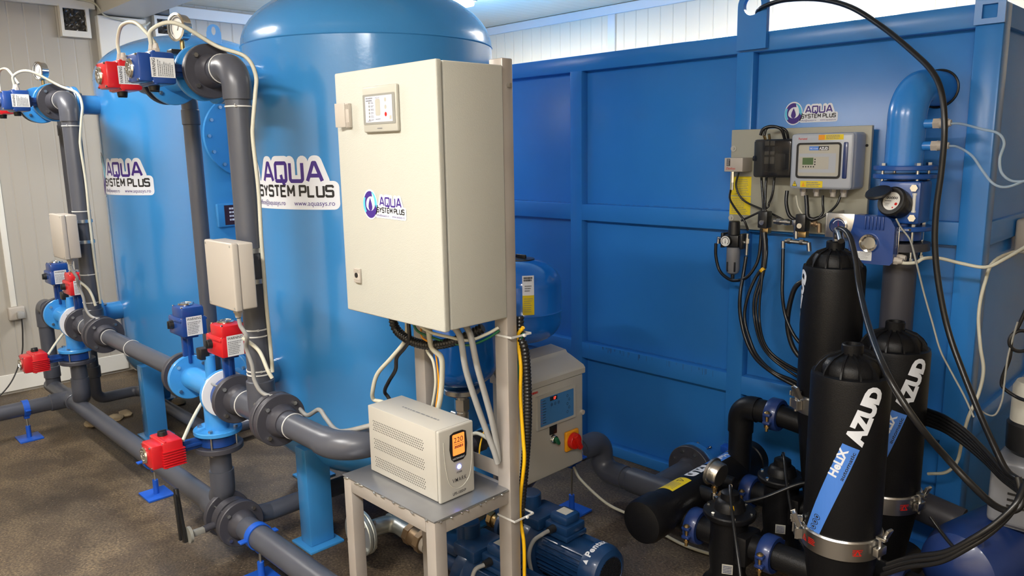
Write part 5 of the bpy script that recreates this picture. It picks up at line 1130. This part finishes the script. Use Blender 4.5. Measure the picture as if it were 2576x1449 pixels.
# big actuator
t=thing('valve_actuator',(bxp-.03,3.0,1.3),'large blue electric actuator with round chrome window, beside the highest filter','actuator')
ax0,ax1,az0,az1=-1.178,-1.012,1.298,1.482
pr=[(ax0+.004,az0+.012),(ax0+.02,az0),(ax1-.01,az0),(ax1,az0+.012),(ax1,az1-.04),(ax1-.016,az1-.012),(ax1-.03,az1-.004),(ax0+.02,az1),(ax0+.012,az1-.05),(ax0+.0,az1-.09)]
h=part('housing',G(m_actb).prism(pr,(0,3.035,0),(1,0,0),(0,0,1),.055).bx(ax0+.02,ax1-.01,3.035,3.05,az0+.02,az1-.02,.004).cyl((bxp,3.05,1.40),(bxp,3.06,1.40),.03,n=20),t)
g=G(m_actb)
for i in range(6): g.box((ax0+.06+i*.013,2.979,az1-.028),(.006,.012,.05),.002)
part('fins',g,h)
c=V(((ax0+ax1)/2-.005,2.98,(az0+az1)/2-.012)); part('window',G(m_chr).lathe([(0,.001),(.022,.001),(.026,.010),(.033,.012),(.036,.006),(.036,0),(0,0)],c,(0,-1,0),32),t,'round chrome window')
decal('label',h,[(rrect(0,0,.06,.034,.002),m_lab,.0004),(bars(.004,.004,.056,.026,5,fill=.3),m_inkg,.0008),(fit('Precaution',.016,.044,.027,.004),m_ink,.0008)],planeY(ax0+.03,2.98,az0+.012))
g=G(m_white)
for dz,dy in ((.018,0),(.026,.03)): g.cyl((ax1-.002,3.0+dy,az0+dz),(ax1+.014,3.0+dy,az0+dz),.015,n=6).cyl((ax1+.012,3.0+dy,az0+dz),(ax1+.03,3.0+dy,az0+dz),.014,.01,n=14)
part('cable_glands',g,t); part('side_screws',G(m_chr).cyl((ax1,3.01,az1-.05),(ax1+.004,3.01,az1-.05),.005,n=8).box((ax1+.003,3.02,1.39),(.004,.006,.10),.001),t)
# wall junction box at the container end
p=AX(2556,590,-.80); t=thing('junction_box',(-.775,p.y,p.z-.05),'beige junction box on the end of the container, cream cable plugged in','box')
part('case',G(m_white).bx(-.795,-.735,p.y-.05,p.y+.10,p.z-.075,p.z+.07,.012,3),t); part('gland',G(m_bronze).cyl((-.735,p.y+.0,p.z),(-.725,p.y,p.z),.012,n=14),t); jb=V((-.725,p.y,p.z))
# ================================================================ hoses and cables on the right
def hose(name,pp,r,m,label,cat='hose',group=None): return cable(name,[AY(a,b,c) for a,b,c in pp],r,m,label,cat,group,7,10)
hose('black_hose',[(1910,52,3.36),(1906,30,3.30),(1925,15,3.27),(1975,0,3.25),(2060,-2,3.22),(2140,18,3.18),(2220,68,3.14),(2290,125,3.08),(2345,180,3.03),(2370,240,3.0),(2376,330,2.98),(2368,430,2.98),(2355,530,2.98),(2352,620,2.98),(2362,720,2.98),(2385,830,2.97),(2420,930,2.93),(2460,1030,2.88),(2500,1120,2.82),(2530,1180,2.78),(2560,1205,2.75),(2600,1225,2.7)],.0105,m_rub,'long black hose arching from the lifting eye down past the blue pipe')
hose('black_hose',[(2104,590,2.97),(2112,575,2.93),(2135,590,2.88),(2150,640,2.82),(2163,730,2.74),(2188,830,2.56),(2222,920,2.40),(2265,1000,2.35),(2320,1080,2.36),(2380,1150,2.44),(2440,1215,2.45),(2500,1270,2.48),(2545,1285,2.5),(2570,1262,2.52),(2560,1200,2.54)],.0105,m_rub,'black hose from the top of the highest filter sweeping past the nearer filters')
t=thing('hose_fitting',AY(2104,592,2.97),'metal elbow fitting on top of the highest filter','pipe fitting'); p=AY(2104,592,2.97)
part('elbow',G(m_sst).cyl((-1.222,2.97,1.366),(-1.222,2.97,1.40),.012,n=6).tube(spline([V((-1.222,2.97,1.39)),V((-1.215,2.955,1.42)),V((-1.19,2.92,1.415)),V((-1.165,2.88,1.39))]),.012,12),t)
hose('sensor_tube',[(2389,311,3.12),(2420,312,3.10),(2470,325,3.05),(2510,335,3.02),(2526,360,3.0),(2515,400,3.0),(2520,435,2.98),(2545,455,2.95),(2585,456,2.9)],.0045,m_clear,'milky plastic tube from the upper gland of the blue pipe')
hose('sensor_tube',[(2384,367,3.12),(2410,370,3.10),(2445,392,3.05),(2472,430,3.02),(2500,463,2.98),(2535,470,2.95),(2590,450,2.9)],.0045,m_clear,'milky plastic tube from the lower gland of the blue pipe')
hose('control_cable',[(2252,655,3.0),(2275,662,3.0),(2305,660,3.0),(2325,650,3.02),(2365,650,3.08),(2420,663,3.1),(2480,672,3.1),(2530,650,3.08),(2590,615,3.0)],.0065,m_cable,'cream cable from the large blue actuator across the container corner','cable')
pts=[jb,jb+V((.02,-.03,-.03))]+[AY(a,b,c) for a,b,c in ((2510,650,3.25),(2478,710,3.2),(2462,790,3.18),(2466,870,3.16),(2474,930,3.15),(2462,990,3.13),(2436,1050,3.1),(2420,1110,3.1),(2408,1160,3.1),(2380,1188,3.12),(2335,1192,3.15))]
cable('control_cable',pts,.0065,m_cable,'cream cable dropping from the beige junction box behind the filters')
hose('sensor_cable',[(2254,550,3.0),(2266,572,3.0),(2290,605,3.0),(2305,660,2.98),(2325,740,2.98),(2345,810,2.97),(2365,880,2.95),(2390,930,2.95),(2425,995,2.91),(2450,1050,2.88)],.0035,m_hmid,'thin grey cable from the water meter register','cable')
hose('sensor_cable',[(2440,985,2.9),(2465,1030,2.9),(2500,1045,2.88),(2520,1010,2.88),(2527,960,2.88),(2535,900,2.88),(2548,850,2.88),(2560,810,2.87)],.003,m_hmid,'thin grey loop of cable near the grey canister','cable')
BH='thin black hoses of the filter controls'
BL=[((1838,478,3.24),(1836,500,3.22),(1850,525,3.2),(1872,555,3.19),(1882,580,3.2),'from the pressure switch stem to the regulator fitting',.005),
 ((1858,434,3.25),(1852,470,3.25),(1872,505,3.25),(1930,532,3.25),(1985,560,3.25),'from the pressure switch across the board',.0045),
 ((1975,352,3.24),(1965,325,3.22),(1940,318,3.21),(1920,325,3.2),(1913,340,3.2),'looping over the top of the smoked box',.007),
 ((1985,365,3.25),(1978,330,3.23),(1955,320,3.22),(1930,322,3.21),(1922,342,3.2),'second loop over the top of the smoked box',.006),
 ((1915,445,3.23),(1918,480,3.22),(1920,510,3.21),(1920,530,3.2),(1921,540,3.2),'straight down from the smoked box to the first coil',.0055),
 ((1928,445,3.23),(1926,480,3.22),(1925,510,3.21),(1925,530,3.2),(1926,540,3.2),'beside the straight one from the smoked box to the first coil',.0055),
 ((1948,445,3.23),(1944,485,3.22),(1935,510,3.22),(1926,525,3.21),(1865,555,3.2),'crossing from the smoked box to the regulator',.005),
 ((2028,492,3.21),(2030,520,3.2),(2032,545,3.19),(2045,552,3.19),(2060,548,3.2),'from the second controller gland',.009),
 ((2070,492,3.22),(2070,515,3.21),(2070,535,3.21),(2055,550,3.2),(2035,552,3.2),'from the third controller gland',.005),
 ((2115,492,3.22),(2105,515,3.21),(2085,535,3.21),(2060,550,3.2),(2040,556,3.2),'from the last controller gland',.005),
 ((1980,480,3.24),(1978,510,3.23),(1985,540,3.22),(2000,552,3.22),(2015,550,3.21),'with clip from the controller to the second coil',.008)]
for *pp,lb,r in BL: hose('black_hose',pp,r,m_rub,'thin black hose '+lb,'hose',BH)
hose('sensor_cable',[(2003,492,3.22),(2008,520,3.22),(2020,540,3.21),(2035,552,3.2),(2050,556,3.2)],.004,m_cable,'thin white cable from the first controller gland','cable')
LH='long black hoses hanging below the board'
LL=[([(1801,612,3.2),(1801,645,3.2),(1810,680,3.2),(1830,700,3.19),(1850,706,3.18),(1878,698,3.17),(1900,670,3.18),(1910,640,3.19),(1914,600,3.2),(1916,575,3.2)],.0075,'U-shaped black hose looping under the air regulator'),
 ([(1877,645,3.2),(1870,690,3.18),(1862,740,3.15),(1862,790,3.14),(1875,850,3.12),(1900,900,3.1),(1940,935,3.06),(1985,962,3.08),(2035,985,3.11)],.0085,'long black hose from the regulator outlet, lowest where it nears the highest filter'),
 ([(1921,590,3.2),(1922,640,3.19),(1920,670,3.18),(1900,700,3.17),(1880,750,3.15),(1873,800,3.14),(1885,850,3.12),(1905,895,3.1),(1945,935,3.06),(1990,955,3.09),(2035,978,3.12)],.0075,'long black hose leaving the thick bundle first, towards the regulator side'),
 ([(1925,600,3.2),(1924,650,3.18),(1912,700,3.17),(1897,750,3.15),(1897,800,3.14),(1912,860,3.1),(1940,900,3.07),(1990,938,3.09),(2035,965,3.12)],.0055,'long black hose from the first coil, second strand of the bundle'),
 ([(1929,600,3.19),(1927,650,3.17),(1918,700,3.16),(1904,750,3.14),(1903,800,3.13),(1917,860,3.09),(1945,900,3.07),(1992,930,3.1),(2035,950,3.13)],.0055,'long black hose from the first coil, third strand of the bundle'),
 ([(1919,610,3.19),(1919,660,3.17),(1916,710,3.15),(1911,760,3.14),(1911,810,3.13),(1922,860,3.09),(1948,895,3.08),(1995,925,3.11),(2035,940,3.14)],.0055,'long black hose from the first coil, inner strand of the bundle'),
 ([(1970,626,3.2),(1969,680,3.18),(1968,740,3.15),(1975,790,3.12),(1990,830,3.11),(2010,860,3.11),(2040,885,3.12)],.0075,'black hose dropping from the nickel elbow fitting to behind the highest filter'),
 ([(2035,700,3.13),(2003,720,3.13),(1988,760,3.13),(1981,810,3.13),(1988,855,3.13),(2005,890,3.13),(2035,915,3.13)],.011,'thick short black hose beside the highest filter')]
for pp,r,lb in LL: hose('black_hose',pp,r,m_rub,lb,'hose',LH)
solo('hose_sleeve',G(m_rub).tube(spline([AY(1922,585,3.19),AY(1925,630,3.18),AY(1921,675,3.17)]),.013,12),'black sleeve around the hose bundle below the first coil','sleeve')
solo('yellow_marker',G(m_yelc).cyl(AY(1916,676,3.165),AY(1921,682,3.165),.014,n=12),'yellow marker ring on the hose bundle','ring')
# control hoses of the diaphragm valves
cable('black_hose',[(-1.37,2.488,.478),(-1.34,2.44,.46),(-1.28,2.36,.40),(-1.21,2.28,.30),(-1.15,2.22,.18),(-1.08,2.18,.08),(-1.0,2.15,.03)],.006,m_rub,'thin black hose with yellow ring curving from the nearest diaphragm valve','hose')
solo('yellow_marker',G(m_yelc).cyl((-1.317,2.41,.437),(-1.309,2.40,.43),.0075,n=12),'yellow marker ring on the hose of the nearest diaphragm valve','ring')
cable('black_hose',[(-1.37,2.918,.478),(-1.345,2.88,.47),(-1.30,2.81,.42),(-1.24,2.73,.35),(-1.18,2.66,.29),(-1.12,2.62,.25)],.006,m_rub,'thin black hose curving from the second diaphragm valve','hose')
cable('black_hose',[(-1.42,2.64,.33),(-1.34,2.72,.36),(-1.24,2.80,.42),(-1.15,2.86,.44)],.007,m_rub,'black hose crossing between the two diaphragm valves','hose')
# bundle running to the right behind the filters
for i in range(5):
    hose('black_hose',[(2290,1018+i*9,3.10-.005*i),(2335,1032+i*9,3.06-.01*i),(2380,1050+i*9,2.95),(2430,1085+i*9,2.9),(2480,1135+i*7,2.85),(2520,1180+i*6,2.8),(2560,1215+i*5,2.75),(2590,1240+i*4,2.7)],.008,m_rub,'black hose in the bundle fanning out right of the disc filters','hose','bundle of black hoses right of the filters')
for i,(dx_,dy_) in enumerate(((0,0),(-6,14),(8,-12))):
    hose('black_hose',[(2225+dx_,1432+dy_,2.45),(2290+dx_,1412+dy_,2.42),(2370+dx_,1400+dy_,2.4),(2440+dx_,1365+dy_,2.4),(2500+dx_,1325+dy_,2.42),(2550+dx_,1275+dy_,2.45),(2575+dx_,1220+dy_,2.5)],.008,m_rub,'black hose sweeping up to the right beside the nearest filter clamp','hose','black hoses beside the nearest filter clamp')
hose('black_hose',[(2340,1300,2.8),(2365,1335,2.78),(2395,1372,2.75),(2415,1385,2.74)],.006,m_rub,'short straight black hose behind the nearest filter','hose')
hose('black_hose',[(2590,760,2.9),(2560,825,2.9),(2545,850,2.9),(2540,900,2.9),(2522,950,2.9),(2524,975,2.9),(2560,1000,2.88),(2590,1010,2.85)],.006,m_rub,'black cable hanging in loops at the container end','cable')
solo('black_coil',G(m_rub).torus(AY(2568,858,2.9),(.6,-.8,0),.035,.006),'small coil of black cable hanging at the container end','cable')
# air compressor group on the right
t=thing('air_receiver',(-.60,3.0,0),'dark navy rounded tank on the floor right of the disc filters','tank')
part('shell',G(m_clamp).lathe([(0,-.30),(.08,-.29),(.13,-.25),(.15,-.18),(.15,.18),(.13,.25),(.08,.29),(0,.30)],(-.60,3.02,.29),(.25,1,0),44),t)
part('foot',G(m_clamp).bx(-.68,-.54,2.80,2.83,0,.18,.004).bx(-.64,-.48,3.2,3.23,0,.18,.004),t); part('valve',G(m_chr).cyl((-.60,2.78,.40),(-.60,2.76,.44),.014,n=8),t)
t=thing('compressor_motor',(-.53,3.02,.44),'grey slotted motor housing standing on the navy tank','motor')
part('housing',G(m_bowl).bx(-.62,-.42,2.9,3.12,.445,.68,.02,3).bx(-.60,-.46,2.93,3.1,.43,.45,.004),t)
g=G(m_black)
for i in range(3): g.bx(-.56,-.48,2.896,2.902,.52+.022*i,.527+.022*i)
part('slots',g,t)
t=thing('grey_canister',(-.53,3.02,.69),'pale grey canister with black base above the slotted motor housing','canister')
part('canister',G(m_hmi).lathe([(0,.80),(.07,.80),(.07,.92),(.06,.94),(0,.945)],(-.53,3.02,0),n=36),t); part('base',G(m_black).lathe([(0,.681),(.055,.681),(.075,.70),(.078,.79),(.07,.80),(0,.80)],(-.53,3.02,0),n=36),t,'black base')
coupling((-.80,2.62,.257),(1,0,0),.045,'blue pipe coupling right of the two near disc filters')
t=thing('outlet_stub',(-.78,2.62,.2),'black pipe stub running right from the near disc filters','pipe'); part('stub',G(m_filt).cyl((-.93,2.66,.257),(-.45,2.60,.257),.043,n=28),t); part('leg',G(m_filt).cyl((-.5,2.61,0),(-.5,2.61,.24),.035,n=20),t)
t=thing('diaphragm_valve',(-.62,2.45,0),'black diaphragm valve in the dark corner right of the nearest filter','valve')
part('body',G(m_filt).lathe([(0,0),(.09,0),(.09,.03),(.06,.05),(.065,.15),(.095,.155),(.095,.18),(.05,.19),(.035,.23),(0,.23)],(-.60,2.44,.0),n=36),t)
for k in range(6):
    a=2*PI*k/6; part('bolt',G(m_chr).cyl((-.60+.08*math.cos(a),2.44+.08*math.sin(a),.18),(-.60+.08*math.cos(a),2.44+.08*math.sin(a),.187),.0075,n=6),t)
part('fitting',G(m_brass).cyl((-.60,2.44,.23),(-.60,2.44,.25),.01,n=6),t)
